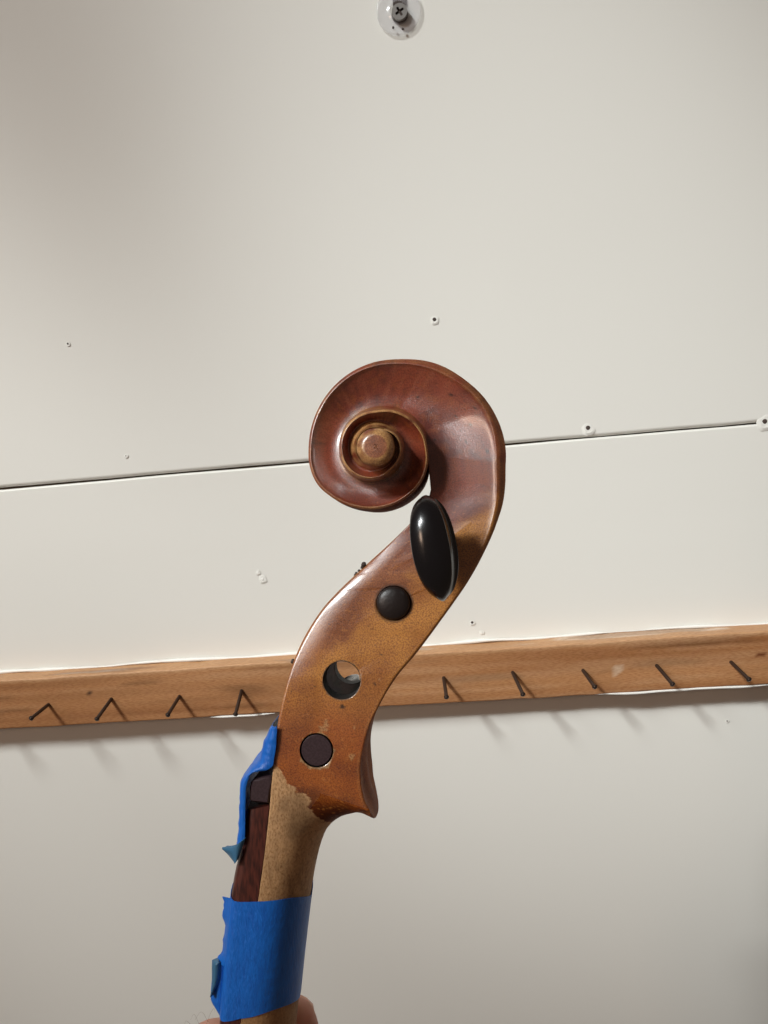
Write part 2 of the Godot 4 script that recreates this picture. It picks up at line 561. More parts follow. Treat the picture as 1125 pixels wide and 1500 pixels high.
func hole_box(p: Array, at: Vector2, r: float, j_lo: int, j_hi: int) -> Array:
	var b := [999999, -1, 999999, -1]
	for i in p.size():
		var mid: Vector3 = p[i][(j_lo + j_hi) / 2]
		if Vector2(mid.x, mid.y).distance_to(at) > 25.0:
			continue
		for j in range(j_lo, j_hi + 1):
			var q: Vector3 = p[i][j]
			if Vector2(q.x, q.y).distance_to(at) < r * 1.12:
				b = [mini(b[0], i), maxi(b[1], i), mini(b[2], j), maxi(b[3], j)]
	b[0] -= 1; b[1] += 1; b[2] -= 1; b[3] += 1
	return b

func mirrored(p: Array) -> Array:
	var o := []
	for row in p:
		var r := PackedVector3Array()
		for q in row:
			r.append(Vector3(q.x, q.y, -q.z))
		o.append(r)
	return o

func build_violin() -> Node3D:
	var root := thing("violin", "old violin head with worn reddish brown varnish and one black tuning peg facing us", "violin")
	root.transform = violin_frame
	for h in HOLES:
		hole_mm.append(vio(h[0], h[1], 10.5))
	for s in [[503, 1032, 0.42], [551, 1000, 0.25], [463, 1003, 0.2], [697, 596, 0.3], [690, 618, 0.28], [661, 574, 0.22], [715, 660, 0.3], [707, 668, 0.25], [637, 640, 0.2], [684, 643, 0.22], [652, 592, 0.2], [610, 574, 0.22], [668, 604, 0.2], [676, 566, 0.22], [489, 982, 0.2], [628, 855, 0.2], [540, 915, 0.18], [559, 957, 0.2], [430, 1010, 0.2], [595, 930, 0.18]]:
		var q := vio(s[0], s[1], 9.0)
		spots.append(Vector3(q.x, q.y, s[2]))
	for s in [[475, 1064, 0.95], [469, 1073, 0.6], [515.5, 1108, 0.5], [519, 1064, 0.28], [449, 1086, 0.35], [556, 997, 0.25]]:
		var q := vio(s[0], s[1], 11.5)
		chips.append(Vector3(q.x, q.y, s[2]))
	for s in [[400, 1119], [409, 1126], [417, 1137], [421, 1148], [432, 1152], [434, 1161], [447, 1162], [455, 1172], [452, 1181], [458, 1193], [467, 1206], [480, 1222], [520, 1240]]:
		bare_line.append(vio(s[0], s[1], 11.8))
	var low: float = bare_line[0].y
	for i in bare_line.size():  # keep it going down
		bare_line[i].y = minf(bare_line[i].y, low - 0.02 * i)
		low = bare_line[i].y
	# --- stations along neck, pegbox and scroll
	var st := []  # dictionaries
	for k in BODY.size():
		var b: Array = BODY[k]
		body_l.append(vio(b[0], b[1], b[4]))
		body_r.append(vio(b[2], b[3], b[4] * (1.0 - b[5])))
	var col := func(k: float, j: int) -> float:
		var i := clampi(int(k), 0, BODY.size() - 2)
		return lerpf(BODY[i][j], BODY[i + 1][j], clampf(k - i, 0, 1))
	var k := 0.0
	var last := BODY.size() - 1.0
	var body_k := []
	while k < last:
		body_k.append(k)
		var step := (lookup2(body_r, k + 0.05) - lookup2(body_r, k)).length() + (lookup2(body_l, k + 0.05) - lookup2(body_l, k)).length()
		k += clampf(0.05 * 0.62 / maxf(step, 0.001), 0.004, 0.12)
	var n_body := body_k.size()
	for kk in body_k:
		var s := {"k": kk, "l": lookup2(body_l, kk), "r": lookup2(body_r, kk), "h": col.call(kk, 4), "nw": col.call(kk, 5), "c": col.call(kk, 6) * 0.148, "hollow": 0.0, "phi": -999.0}
		s.hollow = 1.7 * smooth01(25.0, 32.2, kk)
		st.append(s)
	var phi := -8.0
	while phi <= 790.0:
		var s := {"k": last + (phi + 12.0) / 15.0, "h": table(HEIGHT, phi), "nw": 0.0, "hollow": table(HOLLOW, phi), "phi": phi}
		s.hollow = maxf(s.hollow, 0.2)
		s.rg = ridge_at(phi)
		s.o = outer_at(phi)
		s.l = base_at(phi + 360.0, s.h - s.hollow - 0.3)
		st.append(s)
		phi += 2.0 if phi < 350.0 else 2.5
	# outer edge and ridge of the body stations: the chamfer lies inside the traced edge
	for i in n_body:
		var a: Vector2 = st[maxi(i - 1, 0)].r
		var b: Vector2 = st[mini(i + 1, n_body - 1)].r
		var t := (b - a).normalized()
		var nrm := Vector2(t.y, -t.x)
		var inward: Vector2 = (st[i].l - st[i].r).normalized()
		st[i].o = st[i].r
		st[i].rg = st[i].r + (inward * 0.5 - nrm * 0.5).normalized() * st[i].c * (1.0 - st[i].nw)
	# the traced r of the last stations is the outer line: fine as it is
	# --- the cheek: chamfer rows, then the face from ridge (outer edge) to the inner edge
	var n_cham := 4
	var n_face := 52
	var face := []
	for i in st.size():
		var s: Dictionary = st[i]
		var row := PackedVector3Array()
		var o: Vector2 = s.o
		var rg: Vector2 = s.rg
		var l: Vector2 = s.l
		var c := o.distance_to(rg)
		var drop := clampf(c * 0.75, 0.12, 1.3)
		if s.phi >= 340.0:
			drop = 0.5
		for j in n_cham:
			var f := float(j) / n_cham
			var e := o.lerp(rg, 1.0 - cos(f * PI * 0.5) * (1.0 - 0.25 * sin(f * PI)))
			var z: float = s.h - drop * (1.0 - sin(f * PI * 0.5) * (0.55 + 0.45 * f))
			if s.nw > 0.0:
				z = lerpf(z, 0.0, s.nw)
			row.append(Vector3(e.x, e.y, z))
		for j in n_face + 1:
			var f := float(j) / n_face
			f = f + 0.07 * sin(TAU * f) * -1.0   # closer rows at both edges
			var e := rg.lerp(l, f)
			var z: float = s.h - s.hollow * (1.0 - (1.0 - f) * (1.0 - f)) - 0.35 * s.hollow * sin(PI * f) * f
			if s.phi > -100.0 or s.k > 26.0:
				z -= 0.32 * minf(s.hollow, 1.0) * (1.0 - exp(-f / 0.035))
			if s.hollow == 0.0:
				z -= 0.10 * sin(PI * f)
			if s.nw > 0.0:
				var tt := 1.0 - f
				var zn: float = s.h * pow(maxf(1.0 - pow(tt, 2.5), 0.0), 0.52)
				z = lerpf(z, zn, s.nw)
			if s.phi < -100.0 and f > 0.78:
				z -= 1.0 * pow((f - 0.78) / 0.22, 2.0) * smooth01(19.0, 22.5, s.k) * (1.0 - smooth01(26.5, 30.0, s.k))
			if f > 0.985 and s.phi < -100.0:
				z -= 0.25 * (f - 0.985) / 0.015
			row.append(Vector3(e.x, e.y, z))
		face.append(row)
	var n_row := n_cham + n_face + 1
	var wear_at := func(p: Vector3, i: int, j: int) -> Color:
		var w := 0.0
		var g := 0.0
		var s: Dictionary = st[i]
		if j <= n_cham + 1:
			w = (0.3 + 0.3 * smoothstep(110.0, 170.0, s.phi)) if s.phi > -100.0 else 0.22
			if s.phi > 340.0:
				w = 0.95
		elif j < n_cham + 3:
			w = 0.35
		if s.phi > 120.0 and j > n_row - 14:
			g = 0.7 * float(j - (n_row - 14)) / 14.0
		if s.phi > 60.0 and s.phi < 360.0 and j > n_row - 8:
			w = maxf(w, 0.25)
		if s.phi > 620.0:
			w = maxf(w, 0.6)
		if s.phi > 400.0 and j > n_row - 18 and s.phi < 640.0:
			w = maxf(w, 0.8 * float(j - (n_row - 18)) / 18.0)
			g *= 0.3
		if j > n_row - 3 and s.phi < -100.0:
			w = 0.45
		return wood_color(p, w, g)
	var parts := {"neck": [Shape.new(), Shape.new(), Shape.new()], "pegbox": [Shape.new(), Shape.new(), Shape.new()], "scroll": [Shape.new(), Shape.new(), Shape.new()]}
	var cut_neck := 0
	while st[cut_neck].k < 7.6:
		cut_neck += 1
	var cut_scroll := n_body
	var n_first := 0
	for i in st.size():
		if st[i].phi <= 352.0:
			n_first = i
	# holes
	var skip := {}
	var boxes := []
	var cut_holes := []
	for hI in HOLES.size():
		var b := hole_box(face, hole_mm[hI], HOLES[hI][2], n_cham + 2, n_row - 3)
		boxes.append(b)
		for i in range(b[0], b[1]):
			for j in range(b[2], b[3]):
				skip[Vector2i(i, j)] = true
	var whole := Shape.new()
	for side in [1.0, -1.0]:
		var p: Array = face if side > 0 else mirrored(face)
		if side < 0:
			for i in n_body:
				var w := exp(-pow((st[i].k - 11.2) / 1.4, 2.0))
				if w > 0.01:
					for j in n_row:
						var f := 1.0 - clampf(float(j - n_cham) / n_face, 0.0, 1.0)
						p[i][j] += Vector3(-1.5, 1.1, 0) * w * f * f
		var sh := Shape.new()
		var ids := sh.grid(p, Vector3(0, 0, side), wear_at, false, skip)
		# hand the quads out to the three parts, bare wood to its own surface
		split_into(sh, parts, st, ids, cut_neck, cut_scroll, skip)
		for hI in HOLES.size():
			var hs := Shape.new()
			var at: Vector2 = hole_mm[hI]
			var rr: float = HOLES[hI][2]
			var idx := hI
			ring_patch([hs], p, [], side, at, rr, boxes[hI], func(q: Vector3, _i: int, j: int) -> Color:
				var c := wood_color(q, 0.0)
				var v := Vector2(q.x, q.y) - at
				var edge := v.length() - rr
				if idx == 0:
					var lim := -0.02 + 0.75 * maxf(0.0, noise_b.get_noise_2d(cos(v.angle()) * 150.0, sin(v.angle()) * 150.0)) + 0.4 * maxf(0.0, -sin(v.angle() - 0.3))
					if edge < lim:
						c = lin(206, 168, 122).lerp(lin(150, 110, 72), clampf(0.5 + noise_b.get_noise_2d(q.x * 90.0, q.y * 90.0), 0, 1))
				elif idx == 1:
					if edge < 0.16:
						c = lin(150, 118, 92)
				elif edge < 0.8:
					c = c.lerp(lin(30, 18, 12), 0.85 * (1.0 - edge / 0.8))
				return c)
			merge(parts.pegbox[0], hs)
	# --- back strip: from one cheek's outer line across to the other, two shallow flutes and a spine
	var n_u := 24
	var back := []
	for i in n_first + 10:
		var s: Dictionary = st[mini(i, st.size() - 1)]
		var o: Vector2 = s.o
		var i0 := maxi(i - 1, 0)
		var t: Vector2 = (st[i + 1].o - st[i0].o).normalized()
		var nrm := Vector2(t.y, -t.x)
		var z0: float = face[i][0].z
		var dchin := exp(-pow((s.k - 11.1) / 1.7, 2.0)) if s.phi < -100.0 else 0.0
		var fl: float = 0.9 * (1.0 - s.nw) * smooth01(11.0, 14.0, s.k)
		if s.phi > -100.0:
			fl = 0.7
		var row := PackedVector3Array()
		for j in n_u + 1:
			var u := 1.0 - 2.0 * j / n_u
			var off := -fl * pow(sin(PI * absf(u)), 2.0) if absf(u) < 1.0 else 0.0
			off += 0.25 * (1.0 - s.nw) * (1.0 - u * u)
			var d := Vector2(0.6, -4.2) * dchin * pow(1.0 - u * u, 0.8)
			var q := o + nrm * off + d
			if u < 0.0 and s.phi < -100.0:
				q += Vector2(-1.5, 1.1) * exp(-pow((s.k - 11.2) / 1.4, 2.0)) * u * u
			row.append(Vector3(q.x, q.y, z0 * u))
		back.append(row)
	var back_col := func(p: Vector3, i: int, j: int) -> Color:
		var e := absf(j - n_u * 0.5) / (n_u * 0.5)
		return wood_color(p, 0.5 * smooth01(0.9, 1.0, e) + 0.12, 0.15)
	add_range(parts, back, st, cut_neck, cut_scroll, n_first + 10, back_col)
	# --- walls that climb from the face to the next turn's edge
	var i_wall := n_body
	for side in [1.0, -1.0]:
		var wall := []
		for i in range(n_body, st.size()):
			var s: Dictionary = st[i]
			var nx: float = s.phi + 360.0
			var top: Vector2 = outer_at(nx)
			var zt: float = table(HEIGHT, nx) - 0.5
			var zb: float = face[i][n_row - 1].z
			var row := PackedVector3Array()
			for j in 9:
				var f := j / 8.0
				var e: Vector2 = s.l.lerp(top, 1.0 - pow(1.0 - f, 1.5))
				row.append(Vector3(e.x, e.y, lerpf(zb, zt, pow(f, 1.25)) * side))
			wall.append(row)
		var ws := Shape.new()
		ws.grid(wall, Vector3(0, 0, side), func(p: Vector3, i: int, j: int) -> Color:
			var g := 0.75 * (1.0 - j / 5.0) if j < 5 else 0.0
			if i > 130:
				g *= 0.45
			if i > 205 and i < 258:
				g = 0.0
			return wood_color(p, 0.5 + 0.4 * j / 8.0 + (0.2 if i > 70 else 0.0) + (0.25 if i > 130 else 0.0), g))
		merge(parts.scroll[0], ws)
		# the eye: a button with rounded edge and flat top
		var eye := []
		for a in range(790, 1151, 5):
			var rg := ridge_at(a)
			var oo := outer_at(a)
			var ce := vio(EYE.x - 1.5, EYE.y, 17.3)
			var h := table(HEIGHT, a)
			var row := PackedVector3Array()
			for q in [[-1.0, -0.55], [-0.4, -0.15], [0.0, 0.05], [0.10, 0.28], [0.22, 0.5], [0.33, 0.62], [0.42, 0.64], [0.7, 0.66], [1.0, 0.66]]:
				var e: Vector2 = rg.lerp(oo, -q[0]) if q[0] < 0 else rg.lerp(ce, q[0])
				h = lerpf(h, 17.2, clampf(q[0] * 2.4, 0, 1))
				row.append(Vector3(e.x, e.y, (h + q[1] * 1.7) * side))
			eye.append(row)
		var es := Shape.new()
		es.grid(eye, Vector3(0, 0, side), func(p: Vector3, _i: int, j: int) -> Color:
			if j >= 6:
				return lin(168, 104, 66).lerp(lin(138, 78, 48), clampf(0.5 + 1.2 * noise_b.get_noise_2d(p.x * 40, p.y * 40), 0, 1))
			return wood_color(p, 0.95, 0.0))
		put_scaled("eye", parts, es, side)
	# --- front side of neck and pegbox: rim of each cheek, hollow between them
	var i_a := 0
	while st[i_a].k < 13.6:
		i_a += 1
	var i_b := n_body - 1
	while st[i_b].k > 30.6:
		i_b -= 1
	var front := func(i: int, z: float) -> Vector3:
		var q: Vector3 = face[i][n_row - 1]
		return Vector3(q.x, q.y, z)
	for seg in [[0, i_a], [i_b, n_body]]:
		var g := []
		for i in range(seg[0], seg[1] + 1):
			var z: float = face[i][n_row - 1].z
			var row := PackedVector3Array()
			for j in 9:
				row.append(front.call(i, z * (1.0 - j / 4.0)))
			g.append(row)
		var hint := Vector3(-1, 0.3, 0)
		var fs := Shape.new()
		fs.grid(g, hint, func(p: Vector3, _i: int, _j: int) -> Color: return wood_color(p, 0.2, 0.2))
		merge(parts.neck[1] if seg[0] == 0 else parts.pegbox[0], fs)
	var wallt := func(i: int) -> float:
		return lerpf(5.2, 3.6, clampf((st[i].k - 13.0) / 18.0, 0, 1))
	var inner_face := []
	var n_in := 34
	for i in range(i_a, i_b + 1):
		var s: Dictionary = st[i]
		var row := PackedVector3Array()
		var depth := 0.74 - 0.25 * smooth01(27.0, 31.0, s.k)
		for j in n_in + 1:
			var e: Vector2 = Vector2(face[i][n_row - 1].x, face[i][n_row - 1].y).lerp(s.rg, depth * j / n_in)
			row.append(Vector3(e.x, e.y, s.h - wallt.call(i)))
		inner_face.append(row)
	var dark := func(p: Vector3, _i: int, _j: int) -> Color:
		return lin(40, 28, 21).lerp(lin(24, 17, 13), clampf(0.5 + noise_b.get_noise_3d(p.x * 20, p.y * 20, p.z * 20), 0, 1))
	for side in [1.0, -1.0]:
		var rim := []
		for i in range(i_a, i_b + 1):
			var row := PackedVector3Array()
			var z: float = face[i][n_row - 1].z
			for j in 5:
				row.append(front.call(i, lerpf(z, st[i].h - wallt.call(i), j / 4.0) * side))
			rim.append(row)
		var rs := Shape.new()
		rs.grid(rim, Vector3(-0.8, 0.6, 0), func(p: Vector3, _i: int, _j: int) -> Color: return wood_color(p, 0.25, 0.25))
		merge(parts.pegbox[0], rs)
		var p: Array = inner_face if side > 0 else mirrored(inner_face)
		var sk := {}
		var bx := []
		for hI in HOLES.size():
			var b := hole_box(p, hole_mm[hI], HOLES[hI][2] - 0.12, 1, n_in - 1)
			bx.append(b)
			for i in range(b[0], b[1]):
				for j in range(b[2], b[3]):
					sk[Vector2i(i, j)] = true
		var ins := Shape.new()
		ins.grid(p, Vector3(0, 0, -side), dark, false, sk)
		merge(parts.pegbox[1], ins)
		for hI in HOLES.size():
			if bx[hI][1] < 0:
				continue
			var hs := Shape.new()
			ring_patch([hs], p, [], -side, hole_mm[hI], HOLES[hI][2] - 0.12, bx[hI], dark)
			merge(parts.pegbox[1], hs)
			var ts := Shape.new()
			var tube := []
			var mid_i: int = clampi((boxes[hI][0] + boxes[hI][1]) / 2, 0, st.size() - 1)
			var zt: float = face[mid_i][n_row / 2].z - 0.1
			var zi: float = st[mid_i].h - wallt.call(mid_i)
			for a in 48:
				var row := PackedVector3Array()
				var dir := Vector2(cos(TAU * a / 48.0), sin(TAU * a / 48.0))
				for j in 6:
					var q: Vector2 = hole_mm[hI] + dir * (HOLES[hI][2] - 0.12 * j / 5.0)
					row.append(Vector3(q.x, q.y, lerpf(zt + 0.05, zi - 0.05, j / 5.0) * side))
				tube.append(row)
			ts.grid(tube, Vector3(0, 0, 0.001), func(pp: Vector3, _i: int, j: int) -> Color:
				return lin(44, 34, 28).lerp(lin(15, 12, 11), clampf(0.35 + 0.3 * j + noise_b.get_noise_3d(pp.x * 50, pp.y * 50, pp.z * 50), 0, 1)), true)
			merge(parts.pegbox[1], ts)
	var floor_g := []
	for i in inner_face.size():
		var q: Vector3 = inner_face[i][n_in]
		floor_g.append(PackedVector3Array([q, Vector3(q.x, q.y, 0), Vector3(q.x, q.y, -q.z)]))
	var fl_s := Shape.new()
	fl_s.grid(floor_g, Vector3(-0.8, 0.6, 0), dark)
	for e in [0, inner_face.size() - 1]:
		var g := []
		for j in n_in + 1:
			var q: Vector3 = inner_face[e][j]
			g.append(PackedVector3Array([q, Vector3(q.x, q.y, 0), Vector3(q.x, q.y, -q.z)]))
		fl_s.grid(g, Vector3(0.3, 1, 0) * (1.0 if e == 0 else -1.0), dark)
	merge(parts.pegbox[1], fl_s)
	# bottom end of the neck, far below the frame
	var endg := []
	for j in range(0, n_row):
		var q: Vector3 = face[0][j]
		endg.append(PackedVector3Array([q, Vector3(q.x, q.y, 0), Vector3(q.x, q.y, -q.z)]))
	var end_s := Shape.new()
	end_s.grid(endg, Vector3(0, -1, 0), func(p: Vector3, _i: int, _j: int) -> Color: return wood_color(p, 0.0))
	merge(parts.neck[1], end_s)
	put("neck", root, [parts.neck[0], mats.varnish, parts.neck[1], mats.bare, parts.neck[2], mats.varnish_worn], 0.001)
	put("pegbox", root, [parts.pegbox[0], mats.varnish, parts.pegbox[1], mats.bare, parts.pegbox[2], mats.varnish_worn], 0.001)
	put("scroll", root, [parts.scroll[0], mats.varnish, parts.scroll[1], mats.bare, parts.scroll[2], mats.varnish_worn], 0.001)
	build_fingerboard(root)
	build_pegs(root)
	return root

func put_scaled(_n: String, parts: Dictionary, es: Shape, _side: float) -> void:
	merge(parts.scroll[0], es)

func merge(a: Shape, b: Shape) -> void:
	var o := a.v.size()
	a.v.append_array(b.v); a.n.append_array(b.n); a.c.append_array(b.c); a.uv.append_array(b.uv)
	for i in b.idx:
		a.idx.append(i + o)

func split_into(sh: Shape, parts: Dictionary, st: Array, ids: Array, cut_neck: int, cut_scroll: int, skip: Dictionary, is_back := false) -> void:
	var h: int = ids[0].size()
	var map := {}
	for i in ids.size() - 1:
		var part: Array = parts.neck if i < cut_neck else parts.pegbox if i < cut_scroll else parts.scroll
		for j in h - 1:
			if skip.has(Vector2i(i, j)):
				continue
			var q := [ids[i][j], ids[i + 1][j], ids[i + 1][j + 1], ids[i][j + 1]]
			var m: Vector3 = (sh.v[q[0]] + sh.v[q[2]]) * 0.5
			var si := 1 if (i < cut_scroll and m.y < -60.0 and is_bare(m)) else 0
			if si == 0 and (is_back or (st[i].k > 6.0 and st[i].k < 11.5 and j < 30)):
				si = 2
			var dst: Shape = part[si]
			var code := (0 if i < cut_neck else 1 if i < cut_scroll else 2) * 3 + si
			var r := []
			for a in q:
				var key := Vector2i(a, code)
				if not map.has(key):
					map[key] = dst.vert(sh.v[a], sh.n[a], sh.c[a], sh.uv[a])
				r.append(map[key])
			dst.quad(r[0], r[1], r[2], r[3])

func add_range(parts: Dictionary, g: Array, st: Array, cut_neck: int, cut_scroll: int, n: int, colf: Callable) -> void:
	var sh := Shape.new()
	var ids := sh.grid(g, Vector3(0.02, -0.01, 0), colf)
	# the strip runs round a loop: orient by the local outward side instead of one hint
	var mid: int = g[0].size() / 2
	var i_t := cut_neck / 2
	var want := Vector3(1, -0.2, 0)
	if sh.n[ids[i_t][mid]].dot(want) < 0.0:
		for i in sh.n.size():
			sh.n[i] = -sh.n[i]
	split_into(sh, parts, st, ids, cut_neck, cut_scroll, {}, true)

# ------------------------------------------------------------------ fingerboard, nut
const BOARD_L := [[362, 1184], [355, 1222], [348.5, 1254], [341, 1289], [337, 1315], [332, 1357], [327, 1424], [321, 1489], [311, 1600], [300, 1700]]
const BOARD_R := [[394.5, 1180], [391, 1216], [387, 1250], [382, 1286], [378, 1316], [372, 1357], [362.5, 1424], [353.5, 1489], [337, 1600], [322, 1700]]

func board_section(x: float) -> Array:
	var l := []
	var r := []
	for i in BOARD_L.size():
		l.append(vio(BOARD_L[i][0], BOARD_L[i][1], 10.0))
		r.append(vio(BOARD_R[i][0], BOARD_R[i][1], 12.0))
	return [lookup2(l, x), lookup2(r, x)]

func build_fingerboard(root: Node3D) -> void:
	var sh := Shape.new()
	var g := []
	var x := 0.0
	while x <= 9.001:
		var lr := board_section(x)
		var l: Vector2 = lr[0]
		var r: Vector2 = lr[1] + (lr[0] - lr[1]).normalized() * 0.04
		var row := PackedVector3Array()
		for q in [[0.0, 11.95], [0.3, 11.95], [0.6, 11.9], [0.74, 11.75], [0.83, 11.4], [0.90, 10.7], [0.98, 9.4], [1.06, 7.0], [1.13, 4.0], [1.16, 0.0], [1.13, -4.0], [1.06, -7.0], [0.98, -9.4], [0.90, -10.7], [0.83, -11.4], [0.74, -11.75], [0.6, -11.9], [0.3, -11.95], [0.0, -11.95]]:
			var e := r.lerp(l, q[0])
			row.append(Vector3(e.x, e.y, q[1]))
		g.append(row)
		x += 0.25
	sh.grid(g, Vector3(-1, 0, 0), func(_p: Vector3, _i: int, _j: int) -> Color: return Color.WHITE)
	for e in [0, g.size() - 1]:
		var c: Vector3 = (g[e][0] + g[e][9]) * 0.5
		c.z = 0
		var nn := Vector3(0.15, 1, 0) if e == 0 else Vector3(0, -1, 0)
		var m := sh.vert(c, nn, Color.WHITE)
		var ring := []
		for q in g[e]:
			ring.append(sh.vert(q, nn, Color.WHITE))
		for i in ring.size() - 1:
			sh.tri(m, ring[i], ring[i + 1])
	var fb := put("fingerboard", root, [sh, mats.rose], 0.001)
	fb.set_meta("label", "dark red brown fingerboard")
	# nut: black block with rounded top front edge
	var ns := Shape.new()
	var prof := []
	for q in [[393.5, 1177], [368, 1173.5], [365.5, 1165], [366.5, 1150], [369.5, 1143], [376, 1140.5], [398, 1137.5], [397, 1158], [393.5, 1177]]:
		prof.append(vio(q[0], q[1], 11.6))
	var fine := []
	for i in prof.size() - 1:
		for k in 5:
			fine.append(lookup2(prof, i + k / 5.0))
	fine.append(prof[prof.size() - 1])
	var rows := []
	for q in fine:
		var row := PackedVector3Array()
		var cen := vio(382, 1158, 11.6)
		for z in [[11.9, 0.4], [11.6, 0.05], [11.2, 0.0], [0.0, 0.0], [-11.2, 0.0], [-11.6, 0.05], [-11.9, 0.4]]:
			var e: Vector2 = q + (cen - q).normalized() * z[1]
			row.append(Vector3(e.x, e.y, z[0]))
		rows.append(row)
	ns.grid(rows, Vector3(-1, 0.1, 0), func(_p: Vector3, _i: int, _j: int) -> Color: return Color.WHITE)
	for s in [0, 6]:
		var nn := Vector3(0, 0, 1 if s == 0 else -1)
		var cen := vio(382, 1158, 11.6)
		var m := ns.vert(Vector3(cen.x, cen.y, rows[0][s].z), nn, Color.WHITE)
		for i in rows.size() - 1:
			ns.tri(m, ns.vert(rows[i][s], nn, Color.WHITE), ns.vert(rows[i + 1][s], nn, Color.WHITE))
	put("nut", root, [ns, mats.ebony_worn], 0.001)

# ------------------------------------------------------------------ pegs
func peg_head(sh: Shape, t: Transform3D) -> void:
	# thumb piece: a rounded disc (long across x, its axis along z), thick near the axis and thin at the wings
	var g := []
	var n := 64
	for i in n:
		var a := TAU * i / n
		var ca := cos(a)
		var sa := sin(a)
		# outline in the plane of the disc: x along the wings, z away from the pegbox
		var px := 10.6 * signf(ca) * pow(absf(ca), 0.86)
		var pz := 8.2 * signf(sa) * pow(absf(sa), 0.74)
		if sa < 0:
			pz *= 1.0
		var wing := absf(px) / 10.6
		var thick := (3.3 * pow(maxf(1.0 - pow(wing, 2.2), 0.0), 0.55) + 0.8) if ca < 0 else (3.45 * pow(maxf(1.0 - pow(wing, 2.0), 0.0), 0.66) + 0.7)
		var row := PackedVector3Array()
		# from the middle of one side face out over the edge to the other side face
		for q in [[0.0, 0.62], [0.45, 0.64], [0.72, 0.72], [0.77, 0.82], [0.795, 0.90], [0.815, 0.915], [0.84, 0.88], [0.88, 0.78], [0.925, 0.62], [0.968, 0.40], [0.992, 0.18], [0.992, -0.18], [0.968, -0.40], [0.925, -0.62], [0.88, -0.78], [0.84, -0.88], [0.815, -0.915], [0.795, -0.90], [0.77, -0.82], [0.72, -0.72], [0.45, -0.64], [0.0, -0.62]]:
			var th: float = lerpf(3.2, thick, clampf(q[0] * 1.08, 0, 1)) * q[1]
			var q1 := 0.92 if ca < 0 else 0.9
			var qx: float = q[0] / 0.77 * q1 if q[0] < 0.77 else q1 + (q[0] - 0.77) / 0.23 * (1.0 - q1)
			row.append(t * Vector3(px * qx, th, pz * q[0]))
		g.append(row)
	# outward: each row runs from +y to -y
	var ids := sh.grid(g, t.basis * Vector3(0, 0, 0.0001), func(_p: Vector3, _i: int, _j: int) -> Color: return Color.WHITE, true)
	var c := t.origin
	var agree := 0.0
	for i in range(sh.v.size() - n * 22, sh.v.size()):
		agree += sh.n[i].dot((sh.v[i] - c).normalized())
	if agree < 0.0:
		sh.turn_over(sh.v.size() - n * 22)

func build_pegs(root: Node3D) -> void:
	for hI in HOLES.size():
		if HOLES[hI][3] == 1:
			continue
		var near: bool = HOLES[hI][3] == 2
		var at: Vector2 = hole_mm[hI]
		var peg := Node3D.new()
		peg.name = "tuning_peg"
		root.add_child(peg, true)
		var s := 1.0 if near else -1.0
		var cheek := 8.6 if near else 9.2
		if hI == 0:
			cheek = 11.9
		var r_in: float = HOLES[hI][2] - (0.3 if hI == 0 else 0.12)
		var up := Transform3D(Basis(Vector3.RIGHT, Vector3(0, 0, s), Vector3(0, -s, 0)), Vector3(at.x, at.y, 0))
		# shaft: thin end first
		var shaft := Shape.new()
		var end_h := -cheek - (1.6 if near else (1.9 if hI == 2 else -0.25))
		var round_end := 1.25 if hI == 2 else 0.14
		var prof := [Vector2(0.01, end_h)]
		for q in 7:
			var a := q / 6.0 * PI * 0.5
			prof.append(Vector2((r_in - round_end * 0.9) + round_end * 0.9 * sin(a), end_h + round_end * (1.0 - cos(a))) if hI != 2 else Vector2(r_in * sin(a), end_h + round_end * (1.0 - cos(a))))
		prof.append(Vector2(r_in + 0.05, cheek + 0.2))
		prof.append(Vector2(r_in + 0.1, cheek + 1.0))
		shaft.lathe(prof, up, Color.WHITE, 40)
		put("shaft", peg, [shaft, mats.ebony_worn if hI == 0 else mats.ebony_dull if hI == 2 else mats.ebony], 0.001)
		var collar := Shape.new()
		collar.lathe([Vector2(r_in, cheek + 0.9), Vector2(r_in + 0.7, cheek + 1.0), Vector2(r_in + 0.9, cheek + 1.5), Vector2(r_in + 0.7, cheek + 2.0), Vector2(3.3, cheek + 2.5), Vector2(2.9, cheek + 4.2), Vector2(3.2, cheek + 6.5)], up, Color.WHITE, 32)
		put("collar", peg, [collar, mats.ebony], 0.001)
		var head := Shape.new()
		var tilt := deg_to_rad(-80.3) if near else deg_to_rad(62)
		var hb := Basis(Vector3(0, 0, 1), tilt)
		if not near:
			hb = hb * Basis(Vector3(1, 0, 0), PI)
		hb = hb * Basis(Vector3(1, 0, 0), deg_to_rad(7.0))
		peg_head(head, Transform3D(hb, Vector3(at.x, at.y, s * (cheek + 12.6))))
		put("thumb_piece", peg, [head, mats.ebony], 0.001)
		peg.set_meta("label", ["flush dark purple brown peg end in a chipped hole", "", "round black peg end standing proud of the pegbox", "glossy black oval peg head turned towards us"][hI])

